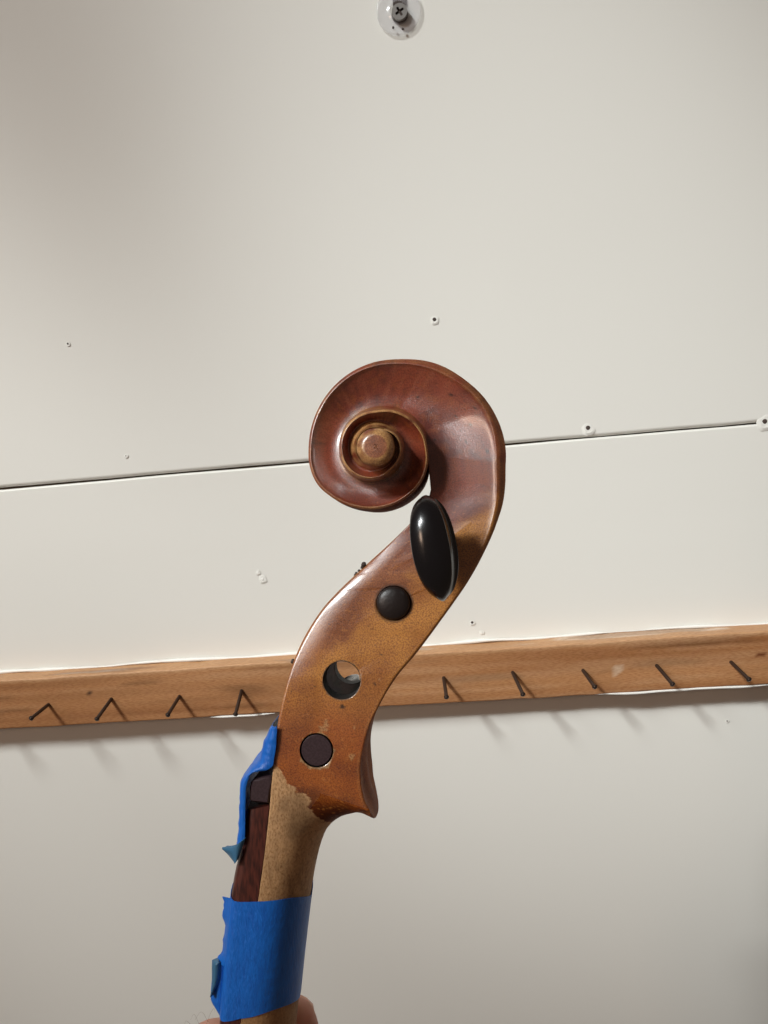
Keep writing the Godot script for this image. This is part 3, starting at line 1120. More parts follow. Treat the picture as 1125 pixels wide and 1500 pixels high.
# ------------------------------------------------------------------ tape
func ribbon(sh: Shape, rows: Array, hint: Vector3, thick: float) -> void:
	# a thin sheet with two faces and edges
	var top := []
	var bottom := []
	var w: int = rows.size()
	var h: int = rows[0].size()
	for i in w:
		var a := PackedVector3Array()
		var b := PackedVector3Array()
		for j in h:
			var du: Vector3 = rows[mini(i + 1, w - 1)][j] - rows[maxi(i - 1, 0)][j]
			var dv: Vector3 = rows[i][mini(j + 1, h - 1)] - rows[i][maxi(j - 1, 0)]
			var n := du.cross(dv).normalized()
			if n.dot(hint) < 0:
				n = -n
			a.append(rows[i][j] + n * thick * 0.5)
			b.append(rows[i][j] - n * thick * 0.5)
		top.append(a)
		bottom.append(b)
	var c := func(_p: Vector3, _i: int, _j: int) -> Color: return Color.WHITE
	sh.grid(top, hint, c)
	sh.grid(bottom, -hint, c)
	for e in [0, w - 1]:
		var g := []
		for j in h:
			g.append(PackedVector3Array([top[e][j], bottom[e][j]]))
		sh.grid(g, (rows[e][h / 2] - rows[1 if e == 0 else w - 2][h / 2]), c)
	for e in [0, h - 1]:
		var g := []
		for i in w:
			g.append(PackedVector3Array([top[i][e], bottom[i][e]]))
		sh.grid(g, (rows[w / 2][e] - rows[w / 2][1 if e == 0 else h - 2]), c)

func build_tape() -> void:
	# 1. the band round neck and fingerboard
	var band := thing("painters_tape_band", "bright blue masking tape wrapped round the neck above the hand, left end torn", "tape", "blue masking tape on the violin")
	band.transform = violin_frame
	var sh := Shape.new()
	var rows := []
	var n_v := 26
	var n_w := 120
	for v in n_v + 1:
		var f := float(v) / n_v
		var row := PackedVector3Array()
		for w in n_w + 1:
			var a := float(w) / n_w   # 0 at the fingerboard's middle, near side first, round the back, to the far side
			# y position (pixels at the near face) of this row, tilted over the width
			var side := sin(a * PI)   # 0 at the left, 1 at the back of the neck
			var b := a * 2.0 if a <= 0.5 else (1.0 - a) * 2.0
			var top_y := smooth_table([0.0, 1313.0, 0.22, 1315.5, 0.34, 1319.0, 0.46, 1321.0, 0.62, 1322.0, 0.78, 1321.0, 0.9, 1319.0, 1.0, 1316.0], b)
			var low_y := smooth_table([0.0, 1484.0, 0.22, 1489.0, 0.34, 1492.0, 0.46, 1491.0, 0.62, 1485.0, 0.78, 1476.5, 0.9, 1468.0, 1.0, 1461.0], b)
			var y := lerpf(top_y, low_y, f)
			row.append(neck_hull(y, a, 0.3 + 0.03 * noise_b.get_noise_2d(a * 200.0, f * 90.0)))
		rows.append(row)
	ribbon_closed(sh, rows)
	put("wrap", band, [sh, mats.tape], 0.001)
	# torn free end along the left edge
	var jag := Shape.new()
	var jr := []
	var edge := [[1314, 325.5], [1317, 326.6], [1321, 328.4], [1326, 327.4], [1331, 327.8], [1336, 326.2], [1342, 325.6], [1346, 326.6], [1350, 328.4], [1356, 330.2], [1362, 329.4], [1368, 328.8], [1373, 327.6], [1377, 326.2], [1382, 326.8], [1388, 326.4], [1394, 325.6], [1398, 323.0], [1401, 319.6], [1405, 318.0], [1408, 316.6], [1412, 317.5]]
	for e in edge:
		var row := PackedVector3Array()
		var p0 := neck_hull(e[0] + 1.0, 0.11, 0.2)
		var p1 := neck_hull(e[0] + 1.0, 0.09, 0.35)
		var q := vio(e[1], e[0], 8.5)
		for k in 7:
			var t := k / 6.0
			var b := p0.lerp(p1, t).lerp(p1.lerp(Vector3(q.x, q.y, 8.3), t), t)
			row.append(b)
		jr.append(row)
	ribbon(jag, jr, Vector3(-0.2, 0, 1), 0.14)
	put("torn_edge", band, [jag, mats.tape], 0.001)
	var flap := Shape.new()
	var fr := []
	for e in [[1409, 318.0, 323.5], [1411, 312.0, 324.0], [1413, 307.4, 324.0], [1422, 307.0, 323.6], [1432, 307.0, 322.5], [1442, 307.0, 319.5], [1452, 307.2, 314.0], [1460, 307.4, 310.0]]:
		var row := PackedVector3Array()
		for k in 6:
			var t := k / 5.0
			var q := vio(lerpf(e[1], e[2], t), e[0], 10.0)
			row.append(Vector3(q.x, q.y, 9.2 + 1.6 * sin(PI * t) - 1.0 * (1.0 - t)))
		fr.append(row)
	ribbon(flap, fr, Vector3(-0.2, 0, 1), 0.14)
	var fl := put("folded_flap", band, [flap, mats.tape_back], 0.001)
	fl.set_meta("label", "grey blue folded back corner of the tape")
	var tail := Shape.new()
	var tr := []
	for e in [[1412, 316.0, 326.0], [1425, 311.5, 325.5], [1440, 308.5, 325.0], [1455, 307.2, 324.4], [1468, 307.2, 323.8], [1474, 309.5, 323.4], [1480, 314.0, 323.0], [1485, 318.5, 322.6]]:
		var row := PackedVector3Array()
		for k in 6:
			var t := k / 5.0
			var q := vio(lerpf(e[1], e[2] + 4.0, t), e[0], 9.0)
			row.append(Vector3(q.x, q.y, 8.0 + 1.2 * t + 0.8 * sin(PI * t)))
		tr.append(row)
	ribbon(tail, tr, Vector3(-0.2, 0, 1), 0.14)
	put("loose_tail", band, [tail, mats.tape], 0.001)
	# 2. the strip laid over the nut and the top of the fingerboard
	var strip := thing("painters_tape_strip", "crumpled blue masking tape strip stuck over the black nut, its lower corner peeling", "tape", "blue masking tape on the violin")
	strip.transform = violin_frame
	var ss := Shape.new()
	var path := [[399, 1060, 407, 1063], [392, 1074, 406, 1078], [386, 1088, 405, 1092], [383.5, 1100, 402.5, 1108], [380, 1111, 399, 1122], [371.5, 1119, 385, 1128], [362, 1131, 370.5, 1131], [353.5, 1142, 362.5, 1147], [352, 1156, 361, 1160], [352, 1172, 360.5, 1176], [351.4, 1188, 360, 1190], [350.4, 1204, 360, 1204], [349, 1220, 360, 1218], [347, 1234, 359, 1230]]
	var lp := []
	var rp := []
	for q in path:
		lp.append(vio(q[0], q[1], 10.0))
		rp.append(vio(q[2], q[3], 12.0))
	var sr := []
	var x := 0.0
	while x <= path.size() - 1.0 + 0.001:
		var l := lookup2(lp, x)
		var r := lookup2(rp, x)
		var row := PackedVector3Array()
		var cr := 0.5 * noise_b.get_noise_2d(x * 130.0, 3.0)
		var dip := lerpf(0.3, 1.0, smoothstep(3.0, 6.0, x))
		for q in [[1.0, 12.6], [0.8, 12.75], [0.6, 12.7], [0.4, 12.4], [0.22, 11.8], [0.08, 10.8], [0.0, 9.6], [-0.03, 6.0], [-0.06, 2.0], [-0.05, -3.0], [-0.03, -8.0], [0.1, -11.5]]:
			var e := l.lerp(r, q[0])
			if q[1] < 8.0:
				e += (l - r).normalized() * (1.2 * dip * (1.0 - pow(q[1] / 11.0, 2.0)) * 0.4)
			row.append(Vector3(e.x + cr * 0.4 * (1.0 - q[0]), e.y + 0.12 * noise_b.get_noise_2d(x * 90.0, q[1] * 14.0), q[1] + 0.35 * cr * (1.0 if x < 6.0 else 0.4) + (0.12 * noise_a.get_noise_2d(x * 110.0, q[0] * 160.0) if x < 6.5 else 0.0)))
		sr.append(row)
		x += 0.2
	ribbon(ss, sr, Vector3(-0.6, 0, 1), 0.14)
	put("strip", strip, [ss, mats.tape], 0.001)
	var cs := Shape.new()
	var cg := []
	for i in 9:
		var t := i / 8.0
		var row := PackedVector3Array()
		var a := vio(lerpf(360, 349.5, t), lerpf(1226, 1257, t), 12.4)
		var b := vio(lerpf(351, 347.0, t), lerpf(1234, 1260, t), 12.0)
		var c := vio(lerpf(347.0, 326.8, clampf(1.0 - absf(t - 0.32) / 0.68, 0, 1)), lerpf(1233, 1260, t) - 4.0 * sin(PI * t) + (2.0 if t < 0.2 else 0.0), 9.0)
		for k in 8:
			var u := k / 7.0
			var e := a.lerp(b, u).lerp(b.lerp(c, u), u)
			row.append(Vector3(e.x, e.y, 12.5 - 2.0 * u + 1.6 * sin(PI * u)))
		cg.append(row)
	ribbon(cs, cg, Vector3(-0.3, -0.3, 1), 0.14)
	var fc := put("peeling_corner", strip, [cs, mats.tape_back], 0.001)
	fc.set_meta("label", "teal underside of the peeling corner")

func neck_hull(y_px: float, a: float, off: float) -> Vector3:
	# a point on the outside of neck and fingerboard together, at the height where the left joint has this pixel row; a runs 0..1 round it
	var bx := 0.0
	for i in BOARD_R.size() - 1:
		if y_px >= BOARD_R[i][1]:
			bx = i + clampf((y_px - BOARD_R[i][1]) / (BOARD_R[i + 1][1] - BOARD_R[i][1]), 0, 1)
	var lr := board_section(bx)
	var l: Vector2 = lr[0]
	var j: Vector2 = lr[1]
	var kb := 0.0
	for i in BODY.size() - 1:
		if y_px <= BODY[i][1] and y_px >= BODY[i + 1][1]:
			kb = i + (BODY[i][1] - y_px) / (BODY[i][1] - BODY[i + 1][1])
	var r := lookup2(body_r, kb)
	var side := 1.0 if a <= 0.5 else -1.0
	var b := a * 2.0 if a <= 0.5 else (1.0 - a) * 2.0   # 0 left middle .. 1 back of the neck
	# sections: top of board, rounded near edge, flat side, round back
	var prof := [[0.0, -1.16, 0.0], [0.05, -1.13, 4.0], [0.10, -1.06, 7.0], [0.15, -0.98, 9.4], [0.19, -0.90, 10.7], [0.225, -0.83, 11.4], [0.26, -0.74, 11.75], [0.30, -0.6, 11.92], [0.37, -0.3, 11.97]]
	for i in 25:
		var tt := sin(i / 24.0 * PI * 0.5)
		prof.append([0.44 + 0.56 * i / 24.0, tt, 12.0 * pow(maxf(1.0 - pow(tt, 2.5), 0.0), 0.52)])
	var px := 0.0
	var pz := 0.0
	for i in prof.size() - 1:
		if b >= prof[i][0] and b <= prof[i + 1][0]:
			var f: float = (b - prof[i][0]) / (prof[i + 1][0] - prof[i][0])
			px = lerpf(prof[i][1], prof[i + 1][1], f)
			pz = lerpf(prof[i][2], prof[i + 1][2], f)
			break
	var e: Vector2 = j.lerp(l, -px) if px < 0 else j.lerp(r, px)
	var c := j.lerp(r, 0.2)
	var o := Vector3(e.x - c.x, e.y - c.y, pz * side)
	var axis := Vector3(-0.15, -0.98, 0)
	if px > 0.0:
		var dy := px * (pz / 12.0) * 0.068 * (y_px - 795.0) * 0.152
		e += Vector2(0.125, 1.0) * dy
		o += Vector3(0.125, 1.0, 0.0) * dy
	var nn := (o - axis * o.dot(axis)).normalized()
	return Vector3(e.x, e.y, pz * side) + nn * off

func ribbon_closed(sh: Shape, rows: Array) -> void:
	# a sleeve: outside, inside and the two edge rims
	var inner := []
	var w: int = rows[0].size()
	for row in rows:
		var c := Vector3.ZERO
		for q in row:
			c += q
		c /= w
		var r := PackedVector3Array()
		for q in row:
			r.append(q + (c - q).normalized() * 0.14)
		inner.append(r)
	var colr := func(_p: Vector3, _i: int, _j: int) -> Color: return Color.WHITE
	for part in [[rows, 1.0], [inner, -1.0]]:
		var s := Shape.new()
		s.grid(part[0], Vector3(0, 0, 1), colr)
		var c := Vector3.ZERO
		for q in s.v:
			c += q
		c /= s.v.size()
		var agree := 0.0
		for i in s.v.size():
			var d := s.v[i] - c
			d.y = 0
			agree += s.n[i].dot(d.normalized())
		if agree * part[1] < 0.0:
			s.turn_over()
		merge(sh, s)
	for e in [0, rows.size() - 1]:
		var g := []
		for i in w:
			g.append(PackedVector3Array([rows[e][i], inner[e][i]]))
		sh.grid(g, Vector3(0, 1 if e == 0 else -1, 0), colr)

# ------------------------------------------------------------------ wall, rail, screw
func seam_y() -> float:
	return on_wall(562, 667.6, 0.0).y

func board(parent: Node3D, y0: float, y1: float, r_low: float, r_top: float, sd: int) -> void:
	# a wide painted board: front face slightly uneven, rounded long edges
	var sh := Shape.new()
	var nx := 90
	var prof := []
	var th := 0.006
	prof.append(Vector2(y0, -th))
	for i in 7:
		var a := i / 6.0 * PI * 0.5
		prof.append(Vector2(y0 + r_low * (1.0 - sin(a)), -r_low + r_low * sin(a) - r_low * (1.0 - 1.0) - 0.0))
	prof[1] = Vector2(y0, -r_low)
	for i in range(1, 7):
		var a := i / 6.0 * PI * 0.5
		prof[1 + i] = Vector2(y0 + r_low * (1.0 - cos(a)), -r_low * (1.0 - sin(a)))
	var m := 36
	for i in range(1, m):
		prof.append(Vector2(lerpf(y0 + r_low, y1 - r_top, float(i) / m), 0.0))
	for i in 7:
		var a := i / 6.0 * PI * 0.5
		prof.append(Vector2(y1 - r_top + r_top * sin(a), -r_top * (1.0 - cos(a))))
	prof.append(Vector2(y1, -th))
	var g := []
	for i in nx + 1:
		var x := lerpf(-0.95, 0.95, float(i) / nx)
		var row := PackedVector3Array()
		for q in prof:
			var z: float = q.y + 0.00013 * noise_a.get_noise_3d(x * 300.0, q.x * 1500.0, sd * 40.0)
			var y: float = q.x + 0.0006 * noise_b.get_noise_2d(x * 900.0, sd * 77.0)
			row.append(Vector3(x, y, z))
		g.append(row)
	sh.grid(g, Vector3(0, 0, 1), func(_p: Vector3, _i: int, _j: int) -> Color: return Color.WHITE)
	put("wall_board", parent, [sh, mats.paint])

func crater(parent: Node3D, px: float, py: float, r: float, dark: float, called := "nail_hole") -> void:
	# a filled nail hole: uneven ring of paint round a small dark pit
	var at := on_wall(px, py, 0.0)
	var o := Node3D.new()
	o.name = called
	parent.add_child(o, true)
	o.position = Vector3(at.x, at.y, 0.0)
	var sh := Shape.new()
	var g := []
	for i in 28:
		var a := TAU * i / 28
		var wob := 1.0 + 0.28 * noise_b.get_noise_2d(cos(a) * 60.0 + px, sin(a) * 60.0 + py)
		var row := PackedVector3Array()
		var low := clampf(0.45 - 0.75 * sin(a + 0.3 * sin(px)), 0.05, 1.0)
		for q in [[1.75, -0.06], [1.45, 0.02], [1.15, 0.12 * low], [0.95, 0.17 * low], [0.8, 0.12 * low], [0.62, 0.06], [0.3, 0.05 if dark > 0.45 else 0.22], [0.0, 0.05 if dark > 0.45 else 0.25]]:
			row.append(Vector3(cos(a) * r * q[0] * wob, sin(a) * r * q[0] * wob - r * 0.2, r * q[1] * 1.1 + 0.00035))
		g.append(row)
	sh.grid(g, Vector3(0, 0, 1), func(_p: Vector3, _i: int, _j: int) -> Color: return Color.WHITE, true)
	put("paint_rim", o, [sh, mats.paint])
	if dark < 0.45:
		return
	var pit := Shape.new()
	pit.lathe([Vector2(r * 0.8 * dark, 0.0004), Vector2(r * 0.6 * dark, 0.00062), Vector2(r * 0.2 * dark, 0.0007), Vector2(0.00001, 0.00071)], Transform3D(Basis(Vector3.RIGHT, PI / 2), Vector3(-r * 0.15, r * 0.25, 0)), Color.WHITE, 14)
	put("nail_head", o, [pit, mats.rust])

func build_wall() -> Node3D:
	var w := thing("wall", "", "")
	w.remove_meta("label")
	w.set_meta("kind", "structure")
	w.set_meta("label", "white painted wall of wide boards with a dark seam")
	var ys := seam_y()
	var yb := on_wall(562, 1000, 0.0).y
	board(w, ys + 0.0006, 0.75, 0.0022, 0.003, 1)
	board(w, yb, ys - 0.0006, 0.002, 0.0012, 2)
	board(w, -0.75, yb - 0.001, 0.002, 0.002, 3)
	var back := Shape.new()
	back.box(Vector3(-0.95, -0.75, -0.02), Vector3(0.95, 0.75, -0.0042), Color.WHITE)
	put("backing", w, [back, mats.dark_gap])
	crater(w, 637, 469, 0.0013, 1.0)
	crater(w, 862, 628, 0.0019, 0.8)
	crater(w, 1121, 619, 0.0024, 0.7)
	crater(w, 100, 504, 0.0008, 0.9)
	crater(w, 185, 668, 0.0007, 0.5)
	crater(w, 385, 848, 0.0014, 0.2)
	crater(w, 378, 838, 0.0009, 0.2)
	crater(w, 692, 912, 0.0009, 1.0)
	crater(w, 706, 926, 0.0008, 0.3)
	crater(w, 1065, 1056, 0.0006, 0.7)
	return w

const RAIL_T := 0.0135

func build_rail() -> void:
	var rail := thing("nail_rail", "bare brown wooden batten across the white wall holding a row of nails", "batten")
	var y_top := on_wall(562, 949.5, 0.0).y
	var y_low := on_wall(562, 1036, RAIL_T).y
	var sh := Shape.new()
	# slightly rounded square section, worn edges
	var g := []
	var nx := 700
	var prof := [Vector2(y_low, 0.0002)]
	var r := 0.0011
	for i in 4:
		var a := i / 3.0 * PI * 0.5
		prof.append(Vector2(y_low + r * (1 - cos(a)), RAIL_T - r * (1 - sin(a))))
	for i in range(1, 14):
		prof.append(Vector2(lerpf(y_low + r, y_top - r, i / 14.0), RAIL_T))
	for i in 5:
		var a := i / 4.0 * PI * 0.5
		prof.append(Vector2(y_top - r + r * sin(a), RAIL_T - r * (1 - cos(a))))
	for i in range(1, 8):
		prof.append(Vector2(y_top, lerpf(RAIL_T - r, 0.0002, i / 7.0)))
	for i in nx + 1:
		var x := lerpf(-0.9, 0.9, float(i) / nx)
		var row := PackedVector3Array()
		for q in prof:
			row.append(Vector3(x, q.x + 0.0007 * noise_a.get_noise_3d(x * 900.0, q.y * 3000.0, 5.0) + 0.0006 * noise_b.get_noise_3d(x * 4200.0, q.y * 3000.0, 5.0), q.y + 0.0002 * noise_b.get_noise_3d(x * 400.0, q.x * 2500.0, 9.0)))
		g.append(row)
	var ws := on_wall(905, 985, RAIL_T)
	var ks := on_wall(1117, 959, RAIL_T)
	var ds := on_wall(133, 1016, RAIL_T)
	sh.grid(g, Vector3(0, 0.2, 1), func(p: Vector3, _i: int, j: int) -> Color:
		var n1 := noise_a.get_noise_2d(p.x * 200.0, p.y * 6000.0)
		var n2 := noise_b.get_noise_3d(p.x * 900.0, p.y * 9000.0, p.z * 9000.0)
		var c := lin(186, 136, 92)
		c = c.lerp(lin(158, 107, 66), clampf(0.35 + 1.1 * n1, 0.0, 0.9))
		c = c.lerp(lin(176, 112, 62), 0.75 * smooth01(0.12, 0.30, p.x + 0.06 * n1))
		c = c.lerp(lin(150, 98, 54), 0.35 * smooth01(-0.18, -0.25, p.x + 0.05 * n1))
		if j > 17:
			c = c.lerp(lin(205, 168, 128), 0.45)
			c = c.lerp(lin(228, 220, 210), 0.7 * smooth01(0.30, 0.45, n2 + 0.25 * n1))
		if j == 16 or j == 17:
			c = c.lerp(lin(112, 76, 46), 0.5 * smooth01(-0.1, 0.25, n2))
		c = c.lerp(lin(112, 76, 46), 0.55 * smooth01(0.3, 0.5, n2))
		var n5 := noise_b.get_noise_3d(p.x * 500.0, p.y * 20000.0, 2.0)
		c = c.lerp(lin(128, 88, 56), 0.2 * smooth01(0.05, 0.4, n5))
		c = c.lerp(lin(206, 168, 130), 0.3 * smooth01(0.1, 0.45, -n5 + 0.4 * n1))
		if absf(p.x - ws.x) < 0.0012 + 0.001 * n2 and absf(p.y - ws.y) < 0.0042:
			c = c.lerp(lin(226, 210, 190), 0.45)
		if Vector2(p.x - ks.x, (p.y - ks.y) * 1.6).length() < 0.0022:
			c = lin(110, 58, 26)
		if Vector2(p.x - ds.x, p.y - ds.y).length() < 0.0012:
			c = lin(60, 36, 22)
		return c)
	put("rail", rail, [sh, mats.pine])
	# paint beads left along the edges
	var beads := [[860, 1130, 1016.5, 1002.5, RAIL_T, 0.00085], [308, 402, 1047.5, 1043, RAIL_T, 0.0007], [1130, 1500, 1002.5, 981, RAIL_T, 0.0011]]
	for b in beads:
		var s := Shape.new()
		var path := []
		var rad := []
		var n := 60
		for i in n + 1:
			var f := float(i) / n
			var p := on_wall(lerpf(b[0], b[1], f), lerpf(b[2], b[3], f), RAIL_T)
			p.y = y_low - 0.0002 + 0.0006 * noise_b.get_noise_1d(p.x * 2600.0)
			p.z = RAIL_T - 0.0004
			path.append(p)
			rad.append(b[5] * (0.75 + 0.5 * noise_a.get_noise_1d(p.x * 1800.0)) * minf(1.0, 5.0 * minf(f, 1.0 - f) + 0.15))
		s.tube(path, rad, Color.WHITE, 8)
		put("paint_bead", rail, [s, mats.paint_bead])
	var top_s := Shape.new()
	var tp := []
	var tr := []
	for i in 261:
		var x := lerpf(-0.62, 0.62, i / 260.0)
		tp.append(Vector3(x, y_top + 0.0006 + 0.0008 * noise_b.get_noise_1d(x * 1500.0), 0.0012 + 0.0004 * noise_a.get_noise_1d(x * 1100.0)))
		tr.append(0.0008 * clampf(0.85 + 1.5 * noise_a.get_noise_1d(x * 800.0 + 50.0) + 0.8 * noise_b.get_noise_1d(x * 2600.0), 0.25, 1.6))
	top_s.tube(tp, tr, Color.WHITE, 8)
	put("caulk_line", rail, [top_s, mats.paint_bead])
	# nails: base on the rail and head position in the photograph
	var list := [[71, 1032, 46, 1052], [163, 1024, 142, 1053], [263, 1020, 246, 1047], [354, 1012, 345, 1046], [650, 993, 654, 1021], [751, 985, 766, 1017], [854, 982, 871, 1006], [962, 975, 985, 1002], [1071, 970, 1097, 995], [1170, 962, 1206, 985], [-32, 1041, -62, 1058]]
	for q in list:
		var base := on_wall(q[0], q[1], RAIL_T)
		var c: Vector3 = base + Vector3(0, 0, 0.016)
		var hz := RAIL_T + 0.0210
		var tip := on_wall(q[2], q[3], hz)
		tip.x = clampf(tip.x, base.x - 0.006, base.x + 0.006)
		tip.y = clampf(tip.y, base.y - 0.006, base.y + 0.004)
		var nail := Node3D.new()
		nail.name = "nail"
		rail.add_child(nail, true)
		var s := Shape.new()
		var d := (tip - base).normalized()
		s.tube([base - d * 0.003, base, base.lerp(tip, 0.5), tip], [0.00098, 0.00098, 0.00098, 0.00098], Color.WHITE, 10)
		put("shank", nail, [s, mats.nail])
		var hd := Shape.new()
		hd.tube([tip - d * 0.0002, tip + d * 0.0001, tip + d * 0.0005], [0.0011, 0.0014, 0.0011], Color.WHITE, 12)
		put("head", nail, [hd, mats.nail])

func build_screw() -> void:
	var at := on_wall(584, 19, 0.0)
	var disc := thing("clear_plastic_disc", "round clear plastic disc screwed to the upper wall board", "disc")
	disc.position = Vector3(at.x, at.y, 0.0)
	var turn := Transform3D(Basis(Vector3.RIGHT, PI / 2), Vector3.ZERO)
	var s := Shape.new()
	var r := 0.0113
	var g := []
	var pr := [Vector2(0.0042, 0.0007), Vector2(r * 0.985, 0.0007), Vector2(r, 0.0013), Vector2(r * 0.99, 0.0022), Vector2(r * 0.955, 0.0026), Vector2(r * 0.90, 0.0022), Vector2(r * 0.6, 0.0021), Vector2(r * 0.45, 0.0027), Vector2(0.0044, 0.0031), Vector2(0.0042, 0.0028), Vector2(0.0042, 0.0007)]
	s.lathe(pr, turn, Color.WHITE, 64)
	put("plate", disc, [s, mats.clear])
	for q in [[576, 40], [590, 42]]:
		var p := on_wall(q[0], q[1], 0.003) - disc.position
		var b := Shape.new()
		b.lathe([Vector2(0.0006, 0.0), Vector2(0.0005, 0.0005), Vector2(0.00001, 0.0006)], Transform3D(turn.basis, Vector3(p.x, p.y, 0.0026)), Color.WHITE, 12)
		put("dimple", disc, [b, mats.rust])
	var kp := on_wall(585, 0, 0.0)
	var key := Shape.new()
	key.box(Vector3(-0.0034, -0.0034, 0.0005), Vector3(0.0034, 0.006, 0.0014), Color.WHITE, 0.0004, Transform3D(Basis(), kp - disc.position))
	put("slot", disc, [key, mats.rust])
	var screw := thing("screw", "grey cross head screw in the middle of the clear disc", "screw")
	var sp := on_wall(585, 15, 0.006)
	screw.position = Vector3(sp.x, sp.y, 0.0)
	var body := CSGCombiner3D.new()
	body.name = "screw_head"
	screw.add_child(body, true)
	var cyl := CSGCylinder3D.new()
	cyl.radius = 0.0039
	cyl.height = 0.0022
	cyl.sides = 40
	cyl.rotation.x = PI / 2
	cyl.position.z = 0.0040
	cyl.material = mats.zinc
	cyl.name = "disc"
	body.add_child(cyl)
	for k in 2:
		var bx := CSGBox3D.new()
		bx.size = Vector3(0.0046, 0.0012, 0.002)
		bx.operation = CSGShape3D.OPERATION_SUBTRACTION
		bx.position.z = 0.0047
		bx.rotation.z = 0.5 + k * PI / 2
		bx.material = mats.rust
		bx.name = "slot" if k == 0 else "slot_001"
		body.add_child(bx)
	var washer := Shape.new()
	washer.lathe([Vector2(0.0030, 0.0001), Vector2(0.0041, 0.0008), Vector2(0.0041, 0.0029), Vector2(0.0030, 0.0029)], turn, Color.WHITE, 32)
	put("sleeve", screw, [washer, mats.rust])

# ------------------------------------------------------------------ the hand
func build_hand() -> void:
	var person := thing("person", "bare hand gripping the violin neck just under the blue tape band", "person")
	person.transform = violin_frame
	var th := vio(431.5, 1495, -9.0)
	var ix := vio(335, 1559, -2.0)
	var bones := []  # a, b, ra, rb
	# palm behind the neck and forearm
	var kn := [Vector3(-40, -168, -29), Vector3(-43, -183, -31), Vector3(-44, -198, -30), Vector3(-44, -212, -27)]
	var wrist := Vector3(-6, -236, -56)
	for q in kn:
		bones.append([wrist.lerp(q, 0.25), q, 15.0, 10.5])
	bones.append([kn[0], kn[3], 10.5, 9.5])
	bones.append([wrist, Vector3(-18, -205, -46), 17.0, 16.0])
	bones.append([wrist, Vector3(18, -300, -84), 20.0, 26.0])
	# thumb up along the back of the neck
	var t0 := Vector3(-10, -206, -38)
	var t1 := Vector3(-8, -178, -22)
	var t2 := Vector3(th.x + 2.5, th.y - 22, -10)
	bones.append([t0, t1, 14.0, 10.5])
	bones.append([t1, t2, 9.5, 7.4])
	bones.append([t2, Vector3(th.x, th.y, -9), 7.2, 5.3])
	# four fingers come round the fingerboard side and bend over it towards the camera
	var len_k := [1.0, 1.08, 1.0, 0.82]
	for f in 4:
		var y: float = [ix.y, ix.y - 18.5, ix.y - 36.0, ix.y - 51.0][f]
		var shift: float = [0.0, -2.5, -5.5, -8.5][f]
		var rr: float = [8.4, 8.6, 8.2, 7.2][f]
		var a: Vector3 = kn[f]
		var b := Vector3(ix.x - 2.0 + shift - 0.5, y, 0.0)
		var c := Vector3(ix.x + 7.0 + shift, y - 4.0, 21.5 * len_k[f])
		var d := Vector3(ix.x + 24.0 + shift * 0.6, y - 6.0, 23.0)
		bones.append([a, b, rr + 1.0, rr])
		bones.append([b, c, rr, rr - 1.0])
		bones.append([c, d, rr - 1.0, rr - 2.0])
	var lo := Vector3(-82, -306, -112)
	var hi := Vector3(50, -122, 40)
	var cell := 2.6
	var sh := nets(bones, lo, hi, cell, 5.0)
	put("hand", person, [sh, mats.skin], 0.001)
	# nails
	for f in [0, 1, 2, 3]:
		var nm := Shape.new()
		var bn: Array = bones[bones.size() - 12 + f * 3 + 2]
		var dir: Vector3 = (bn[1] - bn[0]).normalized()
		var upv := (Vector3(0, 0, 1) - dir * dir.z).normalized()
		var sd := dir.cross(upv)
		var g := []
		for i in 7:
			var row := PackedVector3Array()
			for j in 7:
				var u := (i / 6.0 - 0.5) * 2.0
				var v := j / 6.0
				row.append(bn[1] + dir * (v * 8.5 - 4.0) + sd * (u * 4.4 * (1.0 - 0.25 * v * v)) + upv * (bn[3] * sqrt(maxf(1.0 - 0.42 * u * u, 0.0)) + 0.15 - 0.035 * pow(v * 8.5 - 4.0, 2.0)))
			g.append(row)
		nm.grid(g, upv, func(_p: Vector3, _i: int, _j: int) -> Color: return Color.WHITE)
		put("finger_nail", person, [nm, mats.finger_nail], 0.001)
	# a few hairs on the first finger
	var hs := Shape.new()
	for q in [[[309, 1494], [300, 1483], [291, 1487], [284, 1497]], [[296, 1501], [291, 1490], [283, 1488], [277, 1498]], [[304, 1497], [307, 1487], [312, 1481], [316, 1480]], [[290, 1506], [280, 1497], [270, 1499], [268, 1508]]]:
		var pts := []
		for e in q:
			pts.append(vio(e[0], e[1], -1.0))
		var path := []
		var rad := []
		for k in 16:
			var e := lookup2(pts, k / 15.0 * 3.0)
			path.append(Vector3(e.x, e.y, -1.0 + 1.2 * sin(k * 0.3 + q[0][0])))
			rad.append(0.026 * (1.0 - 0.5 * k / 15.0))
		hs.tube(path, rad, Color.WHITE, 5)
	var hairs := put("finger_hair", person, [hs, mats.hair], 0.001)
	hairs.set_meta("kind", "stuff")

func field(p: Vector3, bones: Array, k: float) -> float:
	var s := 0.0
	for b in bones:
		var pa: Vector3 = p - b[0]
		var ba: Vector3 = b[1] - b[0]
		var t := clampf(pa.dot(ba) / ba.length_squared(), 0.0, 1.0)
		var d: float = (pa - ba * t).length() - lerpf(b[2], b[3], t)
		if d < 24.0:
			s += exp(-d / (k * 0.42))
	return -k * 0.42 * log(s) if s > 0.0 else 20.0

